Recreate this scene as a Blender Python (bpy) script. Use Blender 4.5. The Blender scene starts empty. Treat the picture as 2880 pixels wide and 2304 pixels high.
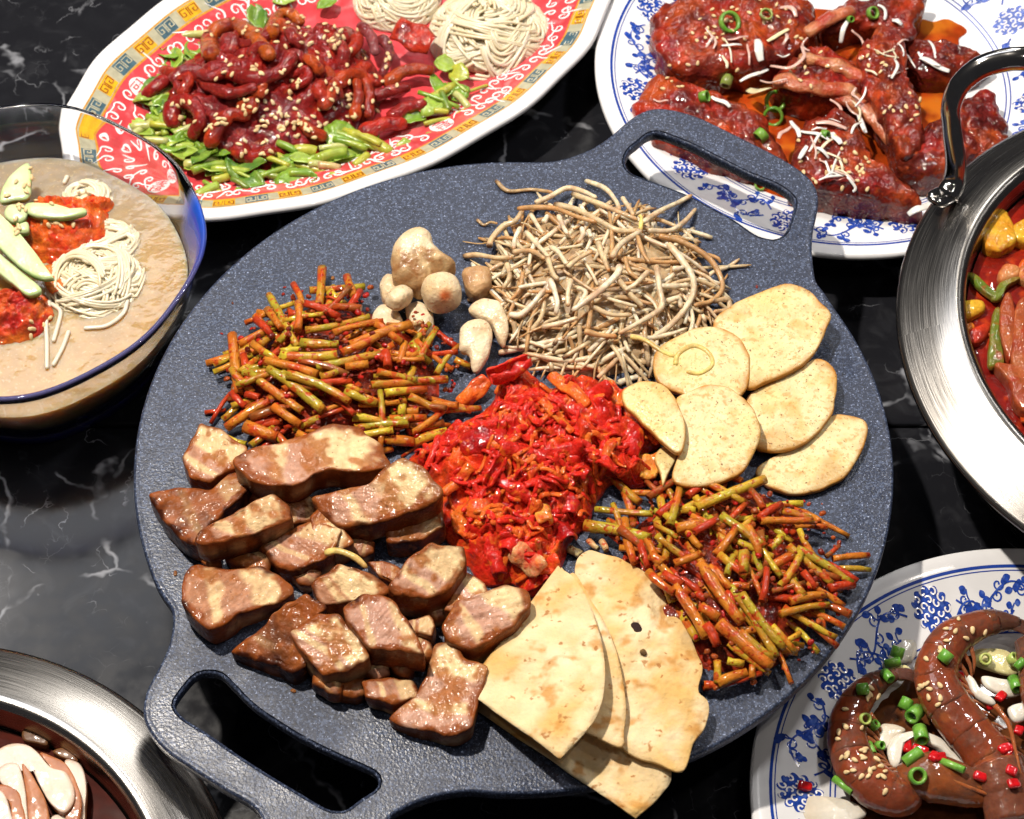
import bpy, bmesh, math, random
import numpy as np
from mathutils import Vector, noise
from mathutils.bvhtree import BVHTree

# ------------------------------------------------------------------ camera, light, exposure
SC = bpy.context.scene
S = 0.01                       # the scene is written in centimetres, 1 unit = 1 m
ZP = 7.0                       # height of the griddle's cooking surface above the table
ELEV, DIST, FPX = math.radians(54.88), 100.0, 6190.0
PW, PH = 2880.0, 2304.0
cam_d = bpy.data.cameras.new('camera')
cam = bpy.data.objects.new('camera', cam_d)
SC.collection.objects.link(cam)
CAMPOS = np.array([0.0, -DIST * math.cos(ELEV), DIST * math.sin(ELEV) + ZP])
cam.location = CAMPOS * S
cam.rotation_euler = (math.pi / 2 - ELEV, 0, 0)
cam_d.sensor_fit = 'HORIZONTAL'
cam_d.sensor_width = 36.0
cam_d.lens = 36.0 * FPX / PW
cam_d.clip_start = 0.05
cam_d.clip_end = 50.0
cam_d.dof.use_dof = True
cam_d.dof.focus_distance = 0.985
cam_d.dof.aperture_fstop = 20.0
SC.camera = cam

W = bpy.data.worlds.new('World')
SC.world = W
W.use_nodes = True
W.node_tree.nodes['Background'].inputs[0].default_value = (0.95, 0.93, 1.0, 1)
W.node_tree.nodes['Background'].inputs[1].default_value = 0.04

def lamp(name, kind, loc, target, power, size, color=(1, 1, 1), size_y=None, spread=None):
    d = bpy.data.lights.new(name, kind)
    d.energy = power
    d.color = color
    if kind == 'AREA':
        d.size = size
        if size_y:
            d.shape = 'RECTANGLE'
            d.size_y = size_y
        else:
            d.shape = 'DISK'
        if spread:
            d.spread = math.radians(spread)
    else:
        d.shadow_soft_size = size
    o = bpy.data.objects.new(name, d)
    SC.collection.objects.link(o)
    o.location = Vector(loc) * S
    o.rotation_euler = (Vector(target) - Vector(loc)).to_track_quat('-Z', 'Y').to_euler()
    return o

lamp('key_downlight', 'AREA', (-42, 24, 134), (2, 2, 4), 27.0, 0.045, (1.0, 0.91, 0.79))
lamp('right_downlight', 'AREA', (50, 34, 84), (12, 4, 4), 2.7, 0.08, (1.0, 0.97, 0.94))
lamp('ceiling_panel', 'AREA', (-62, 122, 190), (-10, 0, 4), 7.5, 0.9, (0.90, 0.93, 1.0), 0.55)
lamp('far_downlight', 'AREA', (12, 180, 130), (-8, -6, 5), 6.0, 0.45, (1.0, 0.95, 0.88))
for nm, lx, ly, lz, pw in (('downlight', 24, -46, 150, 1.3), ('downlight', -58, -14, 140, .8), ('downlight', 66, -6, 128, .9), ('downlight', 8, 92, 128, 1.2), ('downlight', -66, 72, 130, 1.1)):
    lamp(nm, 'AREA', (lx, ly, lz), (0, 0, 4), pw, 0.03, (1.0, 0.91, 0.80))
SC.view_settings.view_transform = 'Standard'
SC.view_settings.look = 'None'
SC.view_settings.exposure = -0.1
SC.view_settings.gamma = 1.0
SC.view_settings.use_curve_mapping = False
SC.cycles.use_denoising = True
SC.cycles.max_bounces = 10
SC.cycles.transparent_max_bounces = 12

rng = random.Random(7)
nrng = np.random.default_rng(7)

# ------------------------------------------------------------------ helpers
def P(u, v, z):
    """photo pixel -> point of the horizontal plane at height z (cm)"""
    x, y = u - PW / 2, -(v - PH / 2)
    c, s = math.cos(ELEV), math.sin(ELEV)
    d = np.array([x, y * s + FPX * c, y * c - FPX * s])
    t = (z - CAMPOS[2]) / d[2]
    return CAMPOS + t * d

class Reg:
    """coordinates read off an enlarged crop of the photograph"""
    def __init__(self, ox, oy, sc): self.o = (ox, oy, sc)
    def __call__(self, x, y, z):
        return P(self.o[0] + x / self.o[2], self.o[1] + y / self.o[2], z)
    def poly(self, pts, z): return np.array([self(x, y, z) for x, y in pts])

Z1 = Reg(0, 0, 2.3956); Z2 = Reg(700, 0, 1.96); Z3 = Reg(1650, 0, 1.7528); Z4 = Reg(0, 280, 1.76)
Z5 = Reg(550, 560, 2.3306); Z6 = Reg(1280, 480, 2.6134); ZK = Reg(1100, 980, 2.396); ZPK = Reg(400, 1150, 1.7255)
ZT = Reg(1280, 1500, 2.1455); ZS = Reg(1600, 1200, 2.1567); ZH = Reg(2100, 1500, 2.146); ZW = Reg(2400, 100, 1.15)
ZM = Reg(0, 1600, 1.96); ZQ = Reg(1700, 760, 2.6138); ZU = Reg(1550, 250, 2.5365); ZL = Reg(370, 1700, 2.2458)
ZD = Reg(0, 0, 2156 / 2880.0)

COL = SC.collection
def proj(p):
    """point in cm -> photo pixel"""
    d = np.asarray(p, float) - CAMPOS; c, s = math.cos(ELEV), math.sin(ELEV)
    xc, yc, zc = d[0], d[1] * s + d[2] * c, d[1] * c - d[2] * s
    return PW / 2 + FPX * xc / zc, PH / 2 - FPX * yc / zc
def inpoly(x, y, poly):
    r = False; n = len(poly)
    for i in range(n):
        (x0, y0), (x1, y1) = poly[i], poly[(i + 1) % n]
        if (y0 > y) != (y1 > y) and x < (x1 - x0) * (y - y0) / (y1 - y0) + x0: r = not r
    return r
def inreg(p, reg, poly):
    u, v = proj(p); return inpoly((u - reg.o[0]) * reg.o[2], (v - reg.o[1]) * reg.o[2], poly)
def tag(o, label=None, cat=None, group=None, kind=None):
    if label: o['label'] = label
    if cat: o['category'] = cat
    if group: o['group'] = group
    if kind: o['kind'] = kind
    return o

WLOC = {}
def empty(name, loc):
    o = bpy.data.objects.new(name, None)
    o.empty_display_size = 0.02
    COL.objects.link(o)
    o.location = Vector(loc) * S
    WLOC[o.name] = np.array(loc, float)
    return o

def mk(name, V, F, mat, parent=None, smooth=True, col=None, loc=None, flat=None):
    """one mesh object from vertices in cm (world coordinates)"""
    V = np.asarray(V, float)
    if loc is None:
        loc = np.array([(V[:, 0].min() + V[:, 0].max()) / 2, (V[:, 1].min() + V[:, 1].max()) / 2, V[:, 2].min()])
    loc = np.asarray(loc, float)
    me = bpy.data.meshes.new(name)
    me.from_pydata(((V - loc) * S).tolist(), [], [tuple(int(i) for i in f) for f in F])
    me.polygons.foreach_set('use_smooth', [bool(smooth)] * len(me.polygons))
    if flat is not None:
        for i in flat: me.polygons[i].use_smooth = False
    if col is not None:
        c = np.asarray(col, float)
        if c.ndim == 1: c = np.tile(c, (len(V), 1))
        a = me.color_attributes.new('Col', 'FLOAT_COLOR', 'POINT')
        a.data.foreach_set('color', np.c_[c[:, :3], np.ones(len(V))].astype(np.float32).ravel())
    me.materials.append(mat)
    me.update()
    o = bpy.data.objects.new(name, me)
    COL.objects.link(o)
    if parent is not None:
        o.parent = parent
        o.location = Vector(loc - WLOC[parent.name]) * S
    else:
        o.location = Vector(loc) * S
    WLOC[o.name] = loc
    return o

class Acc:
    """collects shapes into one mesh"""
    def __init__(self): self.V, self.F, self.C, self.n = [], [], [], 0
    def add(self, vf, col=None):
        V, F = vf[0], vf[1]
        V = np.asarray(V, float)
        self.V.append(V)
        n = self.n
        self.F += [tuple(i + n for i in f) for f in F]
        if col is None and len(vf) > 2: col = vf[2]
        c = np.asarray(col if col is not None else (1, 1, 1), float)
        if c.ndim == 1: c = np.tile(c, (len(V), 1))
        self.C.append(c)
        self.n += len(V)
        return self
    def build(self, name, mat, parent=None, smooth=True, loc=None):
        return mk(name, np.vstack(self.V), self.F, mat, parent, smooth, np.vstack(self.C), loc)

def nz(p, sc, seed=0.0):
    return noise.noise(Vector((p[0] * sc + seed, p[1] * sc - seed * .7, p[2] * sc + seed * .3)))
def nzs(V, sc, seed=0.0):
    return np.array([noise.noise(Vector((a * sc + seed, b * sc - seed * .7, c * sc + seed * .3))) for a, b, c in V])
def fbm(V, sc, seed=0.0, oct=3):
    r = np.zeros(len(V)); a = 1.0
    for k in range(oct):
        r += a * nzs(V, sc * 2 ** k, seed + 13.1 * k); a *= .5
    return r

def spline(pts, n):
    """Catmull-Rom through pts, n samples"""
    p = np.asarray(pts, float)
    if len(p) == 2:
        t = np.linspace(0, 1, n)[:, None]
        return p[0] * (1 - t) + p[1] * t
    q = np.vstack([2 * p[0] - p[1], p, 2 * p[-1] - p[-2]])
    L = np.r_[0, np.cumsum(np.linalg.norm(np.diff(p, axis=0), axis=1))]
    s = np.linspace(0, L[-1], n); out = []
    for x in s:
        i = min(max(np.searchsorted(L, x, 'right') - 1, 0), len(p) - 2)
        t = (x - L[i]) / max(L[i + 1] - L[i], 1e-9)
        a, b, c, d = q[i], q[i + 1], q[i + 2], q[i + 3]
        out.append(.5 * (2 * b + (c - a) * t + (2 * a - 5 * b + 4 * c - d) * t * t + (3 * b - a - 3 * c + d) * t ** 3))
    return np.array(out)

def cspline(pts, n):
    """closed smooth loop"""
    p = np.asarray(pts, float); m = len(p)
    e = np.vstack([p, p[:1]])
    L = np.r_[0, np.cumsum(np.linalg.norm(np.diff(e, axis=0), axis=1))]
    out = []
    for x in np.linspace(0, L[-1], n, endpoint=False):
        i = min(max(np.searchsorted(L, x, 'right') - 1, 0), m - 1)
        t = (x - L[i]) / max(L[i + 1] - L[i], 1e-9)
        a, b, c, d = p[(i - 1) % m], p[i], p[(i + 1) % m], p[(i + 2) % m]
        out.append(.5 * (2 * b + (c - a) * t + (2 * a - 5 * b + 4 * c - d) * t * t + (3 * b - a - 3 * c + d) * t ** 3))
    return np.array(out)

def orient(V, F):
    """outward faces for a closed shape"""
    V = np.asarray(V); c = V.mean(0); vol = 0.0
    for f in F:
        a = V[f[0]] - c
        for k in range(1, len(f) - 1): vol += a @ np.cross(V[f[k]] - c, V[f[k + 1]] - c)
    return V, (F if vol > 0 else [tuple(reversed(f)) for f in F])

def cpoly(pts, n, passes=2):
    """closed polygon resampled evenly, corners only slightly rounded"""
    p = np.asarray(pts, float); e = np.vstack([p, p[:1]]); L = np.r_[0, np.cumsum(np.linalg.norm(np.diff(e, axis=0), axis=1))]
    s = np.linspace(0, L[-1], n, endpoint=False); q = np.stack([np.interp(s, L, e[:, k]) for k in range(3)], -1)
    for _ in range(passes): q = (np.roll(q, 1, 0) + 2 * q + np.roll(q, -1, 0)) / 4
    return q

def tube(path, rad, sides=8, flat=1.0, caps=True, round_caps=False, up=(0, 0, 1), flatdir=None):
    p = np.asarray(path, float); n = len(p)
    r = np.full(n, rad, float) if np.isscalar(rad) else np.asarray(rad, float)
    if round_caps:
        t0 = p[0] - p[1]; t0 /= np.linalg.norm(t0) + 1e-9
        t1 = p[-1] - p[-2]; t1 /= np.linalg.norm(t1) + 1e-9
        p = np.vstack([p[0] + t0 * r[0] * .9, p[0] + t0 * r[0] * .6, p, p[-1] + t1 * r[-1] * .6, p[-1] + t1 * r[-1] * .9])
        r = np.r_[r[0] * .35, r[0] * .8, r, r[-1] * .8, r[-1] * .35]; n += 4
    T = np.gradient(p, axis=0); T /= (np.linalg.norm(T, axis=1)[:, None] + 1e-9)
    u = np.array(up, float)
    if abs(T[0] @ u) > .95: u = np.array([1., 0, 0])
    V = []; a = np.linspace(0, 2 * math.pi, sides, endpoint=False)
    for i in range(n):
        u = u - (u @ T[i]) * T[i]; u /= np.linalg.norm(u) + 1e-9
        b = np.cross(T[i], u)
        V.append(p[i] + r[i] * (np.cos(a)[:, None] * b + flat * np.sin(a)[:, None] * u))
    V = np.vstack(V); F = []
    for i in range(n - 1):
        for k in range(sides):
            k2 = (k + 1) % sides
            F.append((i * sides + k, i * sides + k2, (i + 1) * sides + k2, (i + 1) * sides + k))
    if caps:
        F.append(tuple(range(sides - 1, -1, -1))); F.append(tuple((n - 1) * sides + k for k in range(sides)))
    return V, [tuple(reversed(f)) for f in F]

def slab(outline, thick, zf=None, rings=7, rnd=.35, bulge=0.0, seed=0.0, namp=0.0, nscale=1.0, edgeamp=0.0, taper=0.0, center=None):
    """solid piece: outline (N,3) is its top edge; rounded rim, body thick below it.
    returns V, F, info(rho 0 centre..1 rim, side 0..1)"""
    o = np.asarray(outline, float); n = len(o)
    c = o.mean(0) if center is None else np.asarray(center, float)
    if edgeamp:
        d = o - c; L = np.linalg.norm(d[:, :2], axis=1)
        o = o + (d / L[:, None]) * (edgeamp * nzs(o, 1.6, seed + 5))[:, None]
    V = []; rho = []; side = []
    R = np.linalg.norm((o - c)[:, :2], axis=1).mean(); rr = min(rnd / R, .6)
    ks = list(np.linspace(0.08, 1 - rr, rings))
    for k in ks:
        q = c + (o - c) * k; q[:, 2] += bulge * (1 - k * k); V.append(q); rho += [k] * n; side += [0] * n
    for f in (.5, .82, 1.0):           # rounded shoulder
        k = 1 - rr + rr * math.sin(f * math.pi / 2); q = c + (o - c) * k
        q[:, 2] -= rnd * (1 - math.cos(f * math.pi / 2)) * min(1, thick / rnd * .5); V.append(q); rho += [k] * n; side += [f * .3] * n
    zs0 = rnd * min(1, thick / rnd * .5)
    for f in (.45, .85, 1.0):
        k = 1 - taper * f - (0.04 if f == 1 else 0); q = c + (o - c) * k; q[:, 2] -= zs0 + (thick - zs0) * f; V.append(q); rho += [1] * n; side += [.3 + .7 * f] * n
    m = len(V); V = np.vstack(V); F = []
    for i in range(m - 1):
        for j in range(n):
            j2 = (j + 1) % n
            F.append((i * n + j, i * n + j2, (i + 1) * n + j2, (i + 1) * n + j))
    area = np.sum(o[:, 0] * np.roll(o[:, 1], -1) - np.roll(o[:, 0], -1) * o[:, 1])
    F.append(tuple(range(n - 1, -1, -1))); F.append(tuple((m - 1) * n + j for j in range(n)))
    F = orient(V, F)[1]
    if namp:
        d = fbm(V, nscale, seed) * namp
        V[:, 2] += d * np.where(np.array(side) > .6, .3, 1)
        k = (np.array(rho) > .8)
        dd = V - c; L = np.linalg.norm(dd[:, :2], axis=1) + 1e-6
        V[:, :2] += (dd[:, :2] / L[:, None]) * (fbm(V + 31, nscale * 1.3, seed, 2) * namp * .8 * k)[:, None]
    if zf is not None: V[:, 2] += zf(V)
    return V, F, np.array(rho), np.array(side)

def cubesphere(n=6, p=4.0):
    """rounded box on the unit cube, exponent p"""
    V = {}; F = []; L = []
    g = np.tan(np.linspace(-1, 1, n + 1) * math.pi / 4)
    def vid(q):
        k = tuple(np.round(q, 5))
        if k not in V: V[k] = len(L); L.append(np.array(q))
        return V[k]
    for ax in range(3):
        for sg in (-1, 1):
            for i in range(n):
                for j in range(n):
                    c = []
                    for di, dj in ((0, 0), (1, 0), (1, 1), (0, 1)):
                        q = [0, 0, 0]; q[ax] = sg; q[(ax + 1) % 3] = g[i + di]; q[(ax + 2) % 3] = g[j + dj]; c.append(vid(q))
                    F.append(tuple(c if sg > 0 else c[::-1]))
    A = np.array(L)
    A = A / (np.abs(A) ** p).sum(1)[:, None] ** (1 / p)
    return A, F
CS = {}
def blob(center, axes, size, n=6, p=2.5, namp=0.0, nscale=1.0, seed=0.0):
    """rounded lump; axes 3x3 rows, size half extents"""
    if (n, p) not in CS: CS[(n, p)] = cubesphere(n, p)
    A, F = CS[(n, p)]
    V = (A * np.asarray(size)) @ np.asarray(axes, float)
    V = V + np.asarray(center)
    if namp:
        d = (V - center); d /= np.linalg.norm(d, axis=1)[:, None] + 1e-9
        V = V + d * (fbm(V, nscale, seed) * namp)[:, None]
    return V, F
def axes_z(ang, tilt=0.0, roll=0.0):
    from mathutils import Euler
    m = Euler((roll, tilt, ang)).to_matrix()
    return np.array(m).T

def lathe(prof, seg, c=(0, 0), outline=None, closed=False, a0=0, a1=2 * math.pi):
    """prof list of (r, z) -> surface of revolution (r scaled by outline(theta))"""
    th = np.linspace(a0, a1, seg, endpoint=False)
    V = []
    for r, z in prof:
        k = r if outline is None else r * outline(th)
        V.append(np.c_[c[0] + k * np.cos(th), c[1] + k * np.sin(th), np.full(seg, z)])
    m = len(prof); F = []
    for i in range(m - 1 if not closed else m):
        for j in range(seg):
            j2 = (j + 1) % seg; i2 = (i + 1) % m
            F.append((i * seg + j, i * seg + j2, i2 * seg + j2, i2 * seg + j))
    return np.vstack(V), F

def strip(path, w, up=(0, 0, 1), taper=False):
    """flat ribbon of width w along path"""
    p = np.asarray(path, float); n = len(p)
    T = np.gradient(p, axis=0); T /= np.linalg.norm(T, axis=1)[:, None] + 1e-9
    b = np.cross(T, np.array(up, float)); b /= np.linalg.norm(b, axis=1)[:, None] + 1e-9
    ww = np.full(n, w) if np.isscalar(w) else np.asarray(w)
    if taper: ww = ww * np.sin(np.linspace(.12, math.pi - .12, n)) ** .6
    V = np.vstack([p - b * ww[:, None] / 2, p + b * ww[:, None] / 2])
    F = [(i, i + n, i + n + 1, i + 1) for i in range(n - 1)]
    return V, F

def mixc(a, b, t):
    a = np.asarray(a, float); b = np.asarray(b, float); t = np.clip(np.asarray(t, float), 0, 1)
    if t.ndim == 0: return a * (1 - t) + b * t
    return (a if a.ndim == 2 else a[None, :]) * (1 - t[:, None]) + (b if b.ndim == 2 else b[None, :]) * t[:, None]
def sm(x, a, b):
    t = np.clip((np.asarray(x, float) - a) / (b - a), 0, 1); return t * t * (3 - 2 * t)

def srgb(r, g, b):
    f = lambda c: ((c / 255 + .055) / 1.055) ** 2.4 if c > 10.3 else c / 255 / 12.92
    return (f(r), f(g), f(b))

class Drop:
    """height query over things already built"""
    def __init__(self, objs):
        V, F, n = [], [], 0
        for o in objs:
            l = WLOC[o.name]
            vs = [(np.array(v.co) / S + l) for v in o.data.vertices]
            V += [tuple(v) for v in vs]
            F += [tuple(i + n for i in f.vertices) for f in o.data.polygons]
            n += len(vs)
        self.b = BVHTree.FromPolygons(V, F)
    def at(self, x, y, default=None):
        h, nrm, _, _ = self.b.ray_cast(Vector((x, y, 60)), Vector((0, 0, -1)))
        if h is None: return default, Vector((0, 0, 1))
        return h.z, nrm
    def pix(self, reg, x, y):
        """first surface the photo's sight line through this pixel meets"""
        a = reg(x, y, 30.0); b = reg(x, y, 0.0)
        d = Vector(b - a).normalized()
        h, nrm, _, _ = self.b.ray_cast(Vector(a), d)
        if h is not None and nrm.dot(d) > 0: nrm = -nrm
        return h, nrm

# ------------------------------------------------------------------ materials
MATS = {}
def mat(name, col=(.5, .5, .5), attr=False, var=.22, vscale=2.5, spots=(), rough=.5, rvar=0.0, bump=(), sss=0.0, ssr=(.4, .15, .08),
        sscale=.002, coat=0.0, spec=.5, metal=0.0, trans=0.0, ior=1.45, hue=None, crough=.08, sheen=0.0, rscale=None):
    m = bpy.data.materials.new(name); MATS[name] = m; m.use_nodes = True
    nt = m.node_tree; N = nt.nodes; L = nt.links; b = N['Principled BSDF']
    geo = N.new('ShaderNodeNewGeometry')
    vm = N.new('ShaderNodeVectorMath'); vm.operation = 'SCALE'; vm.inputs['Scale'].default_value = 100.0
    L.new(geo.outputs['Position'], vm.inputs[0]); pos = vm.outputs[0]
    if attr:
        a = N.new('ShaderNodeAttribute'); a.attribute_name = 'Col'; c = a.outputs['Color']
    else:
        r = N.new('ShaderNodeRGB'); r.outputs[0].default_value = (*col, 1); c = r.outputs[0]
    def tex(sc, det=3.0, rg=.55, dist=0.0):
        t = N.new('ShaderNodeTexNoise'); t.inputs['Scale'].default_value = sc; t.inputs['Detail'].default_value = det
        t.inputs['Roughness'].default_value = rg; t.inputs['Distortion'].default_value = dist
        L.new(pos, t.inputs['Vector']); return t.outputs['Fac']
    def rng_(x, a, bb, c0, c1):
        t = N.new('ShaderNodeMapRange'); t.inputs[1].default_value = a; t.inputs[2].default_value = bb
        t.inputs[3].default_value = c0; t.inputs[4].default_value = c1; t.interpolation_type = 'SMOOTHSTEP'
        L.new(x, t.inputs[0]); return t.outputs[0]
    if var:
        f = rng_(tex(vscale), .25, .75, 1 - var, 1 + var)
        mm = N.new('ShaderNodeVectorMath'); mm.operation = 'SCALE'; L.new(c, mm.inputs[0]); L.new(f, mm.inputs['Scale']); c = mm.outputs[0]
    for sp in spots:                      # (colour, scale, threshold, softness, amount)
        f = rng_(tex(sp[1], 2.5, .55, .15), sp[2], sp[2] + sp[3], 0, sp[4])
        mx = N.new('ShaderNodeMix'); mx.data_type = 'RGBA'; L.new(f, mx.inputs[0]); L.new(c, mx.inputs[6]); mx.inputs[7].default_value = (*sp[0], 1); c = mx.outputs[2]
    L.new(c, b.inputs['Base Color'])
    b.inputs['Roughness'].default_value = rough
    if rvar: L.new(rng_(tex(rscale or vscale * 1.7), .3, .7, max(rough - rvar, .02), min(rough + rvar, 1)), b.inputs['Roughness'])
    b.inputs['Metallic'].default_value = metal
    b.inputs['Specular IOR Level'].default_value = spec
    b.inputs['IOR'].default_value = ior
    b.inputs['Transmission Weight'].default_value = trans
    b.inputs['Coat Weight'].default_value = coat; b.inputs['Coat Roughness'].default_value = crough
    if sss:
        b.inputs['Subsurface Weight'].default_value = sss; b.inputs['Subsurface Radius'].default_value = ssr; b.inputs['Subsurface Scale'].default_value = sscale
    nrm = None
    for (sc, dist) in bump:
        bn = N.new('ShaderNodeBump'); bn.inputs['Distance'].default_value = dist * S; bn.inputs['Strength'].default_value = 1.0
        L.new(tex(sc, 1.2, .5), bn.inputs['Height'])
        if nrm: L.new(nrm, bn.inputs['Normal'])
        nrm = bn.outputs[0]
    if nrm:
        L.new(nrm, b.inputs['Normal'])
        if coat: L.new(nrm, b.inputs['Coat Normal'])
    return m

# ------------------------------------------------------------------ table
def marble_mat():
    m = bpy.data.materials.new('black_marble'); m.use_nodes = True
    nt = m.node_tree; N = nt.nodes; L = nt.links; b = N['Principled BSDF']
    geo = N.new('ShaderNodeNewGeometry'); vm = N.new('ShaderNodeVectorMath'); vm.operation = 'SCALE'; vm.inputs['Scale'].default_value = 100
    L.new(geo.outputs['Position'], vm.inputs[0]); pos = vm.outputs[0]
    def tn(sc, det=4, vec=None, dist=0):
        t = N.new('ShaderNodeTexNoise'); t.inputs['Scale'].default_value = sc; t.inputs['Detail'].default_value = det; t.inputs['Distortion'].default_value = dist
        L.new(vec or pos, t.inputs['Vector']); return t
    def mr(x, a, bb, c0, c1):
        t = N.new('ShaderNodeMapRange'); t.interpolation_type = 'SMOOTHSTEP'
        for i, v in enumerate((a, bb, c0, c1)): t.inputs[i + 1].default_value = v
        L.new(x, t.inputs[0]); return t.outputs[0]
    def warp(amount, sc):
        n = tn(sc, 4); s = N.new('ShaderNodeVectorMath'); s.operation = 'SUBTRACT'; L.new(n.outputs['Color'], s.inputs[0]); s.inputs[1].default_value = (.5, .5, .5)
        k = N.new('ShaderNodeVectorMath'); k.operation = 'SCALE'; k.inputs['Scale'].default_value = amount; L.new(s.outputs[0], k.inputs[0])
        a = N.new('ShaderNodeVectorMath'); a.operation = 'ADD'; L.new(pos, a.inputs[0]); L.new(k.outputs[0], a.inputs[1]); return a.outputs[0]
    def mul(a, bb):
        x = N.new('ShaderNodeMath'); x.operation = 'MULTIPLY'; L.new(a, x.inputs[0])
        if isinstance(bb, float): x.inputs[1].default_value = bb
        else: L.new(bb, x.inputs[1])
        return x.outputs[0]
    def mx(a, bb):
        x = N.new('ShaderNodeMath'); x.operation = 'MAXIMUM'; L.new(a, x.inputs[0]); L.new(bb, x.inputs[1]); return x.outputs[0]
    def veins(sc, w, wa, ws, ms, t0, t1):
        v = N.new('ShaderNodeTexVoronoi'); v.feature = 'DISTANCE_TO_EDGE'; v.inputs['Scale'].default_value = sc; L.new(warp(wa, ws), v.inputs['Vector'])
        return mul(mr(v.outputs['Distance'], 0, w, 1, 0), mr(tn(ms, 3).outputs['Fac'], t0, t1, 0, 1))
    v1 = veins(.12, .020, 5.0, .22, .3, .45, .60)
    v2 = mul(veins(.30, .014, 3.0, .5, .5, .52, .66), .5)
    v3 = mul(veins(.85, .03, 1.2, 1.1, .4, .56, .68), .14)
    cloud = mul(mr(tn(.5, 6, dist=1.5).outputs['Fac'], .5, .78, 0, 1), .05)
    f = mx(mx(v1, v2), mx(v3, cloud))
    mixn = N.new('ShaderNodeMix'); mixn.data_type = 'RGBA'; L.new(f, mixn.inputs[0]); mixn.inputs[6].default_value = (.011, .0115, .0145, 1); mixn.inputs[7].default_value = (.24, .25, .28, 1)
    L.new(mixn.outputs[2], b.inputs['Base Color'])
    L.new(mr(tn(.9, 5).outputs['Fac'], .35, .65, .13, .21), b.inputs['Roughness'])
    bn = N.new('ShaderNodeBump'); bn.inputs['Distance'].default_value = .0012; bn.inputs['Strength'].default_value = .10; L.new(tn(.35, 2).outputs['Fac'], bn.inputs['Height']); L.new(bn.outputs[0], b.inputs['Normal'])
    b.inputs['Specular IOR Level'].default_value = .22
    return m
MARBLE = marble_mat()
table = empty('table', (0, 4, 0)); tag(table, kind='structure')
def slab_box(x0, x1, y0, y1, z0, z1, r=.12):
    o = np.array([(x0, y0), (x1, y0), (x1, y1), (x0, y1)], float)
    V, F = [], []
    for ins, z in ((0, z0), (0, z1 - r), (r * .3, z1 - r * .3), (r, z1)):
        V += [(x0 + ins, y0 + ins, z), (x1 - ins, y0 + ins, z), (x1 - ins, y1 - ins, z), (x0 + ins, y1 - ins, z)]
    for i in range(3):
        for j in range(4): F.append((i * 4 + j, i * 4 + (j + 1) % 4, i * 4 + 4 + (j + 1) % 4, i * 4 + 4 + j))
    F += [(12, 13, 14, 15), (3, 2, 1, 0)]
    return V, F
SEAM = 3.95
for y0, y1 in ((-62, SEAM - .09), (SEAM + .09, 62)):
    V, F = slab_box(-80, 80, y0, y1, -2.5, 0)
    mk('marble_slab', V, F, MARBLE, table, smooth=False)
V, F = slab_box(-79, 79, -61, 61, -4.5, -2.6)
mk('table_base', V, F, mat('table_base_black', (.01, .01, .011), rough=.6), table, smooth=False)

# ------------------------------------------------------------------ griddle and its burner
def pan_mat():
    m = mat('griddle_coating', (.020, .028, .056), var=.5, vscale=13, rough=.42, rvar=.13, rscale=.35, bump=((7.0, .018), (12.0, .010)), spec=.5,
            spots=(((.070, .095, .165), 8.5, .53, .07, .85), ((.30, .36, .54), 10.0, .635, .04, .9), ((.004, .005, .010), 5.5, .62, .05, .7)))
    return m
PAN = pan_mat()
PC = np.array([0.07, -2.03]); PR = 17.0
up_out = [ZU(x, y, ZP)[:2] for x, y in [(0, 520), (150, 482), (300, 420), (420, 340), (520, 250), (600, 190), (680, 150), (780, 137), (900, 155), (1050, 200), (1200, 270), (1400, 370), (1600, 470), (1750, 560), (1850, 640), (1900, 730), (1908, 820), (1893, 900), (1872, 1000), (1862, 1120), (1870, 1250), (1893, 1395)]]
up_out += [np.array(P(2230 + x / 1.8962, 650 + y / 1.8962, ZP)[:2]) for x, y in [(150, 300), (205, 385)]]
lo_vis = [ZL(x, y, ZP)[:2] for x, y in [(245, 0), (262, 80), (250, 200), (220, 300), (160, 420), (100, 530), (72, 640), (80, 740), (130, 830), (220, 930), (400, 1052), (600, 1180), (800, 1310)]]
lo_end = [ZL(x, y, ZP)[:2] for x, y in [(1620, 1356), (1700, 1302), (1800, 1252), (1950, 1205), (2156, 1178)]]
rot = [2 * PC - q for q in up_out]
# the part of the near handle below the frame follows the far handle turned by half a circle
mid = [q for q in rot if q[1] < min(lo_vis[-1][1], lo_end[0][1]) - .15 and q[0] > lo_vis[-1][0] + .3 and q[0] < lo_end[0][0] - .2]
mid = sorted(mid, key=lambda q: q[0])
lo_out = lo_vis + mid + lo_end
up_slot = [ZU(x, y, ZP)[:2] for x, y in [(530, 500), (560, 435), (620, 385), (690, 328), (760, 312), (850, 340), (1000, 400), (1200, 500), (1400, 600), (1600, 682), (1700, 750), (1735, 805), (1722, 880), (1700, 950), (1662, 1030), (1600, 1065), (1530, 1058), (1450, 1028), (1300, 925), (1150, 842), (1000, 762), (800, 682), (680, 640), (580, 600), (537, 555)]]
lo_slot = [ZL(x, y, ZP)[:2] for x, y in [(272, 640), (290, 590), (350, 510), (410, 450), (480, 432), (560, 445), (640, 520), (760, 640), (900, 740), (1080, 850), (1280, 950), (1440, 1020), (1530, 1065), (1560, 1110), (1540, 1165), (1450, 1225), (1370, 1285), (1320, 1300), (1230, 1285), (1050, 1180), (850, 1060), (650, 930), (480, 810), (330, 715)]]
def ang(q): return math.atan2(q[1] - PC[1], q[0] - PC[0])
def arc(a0, a1, n):
    while a1 < a0: a1 += 2 * math.pi
    return [PC + PR * np.array([math.cos(a), math.sin(a)]) for a in np.linspace(a0, a1, n)]
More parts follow.
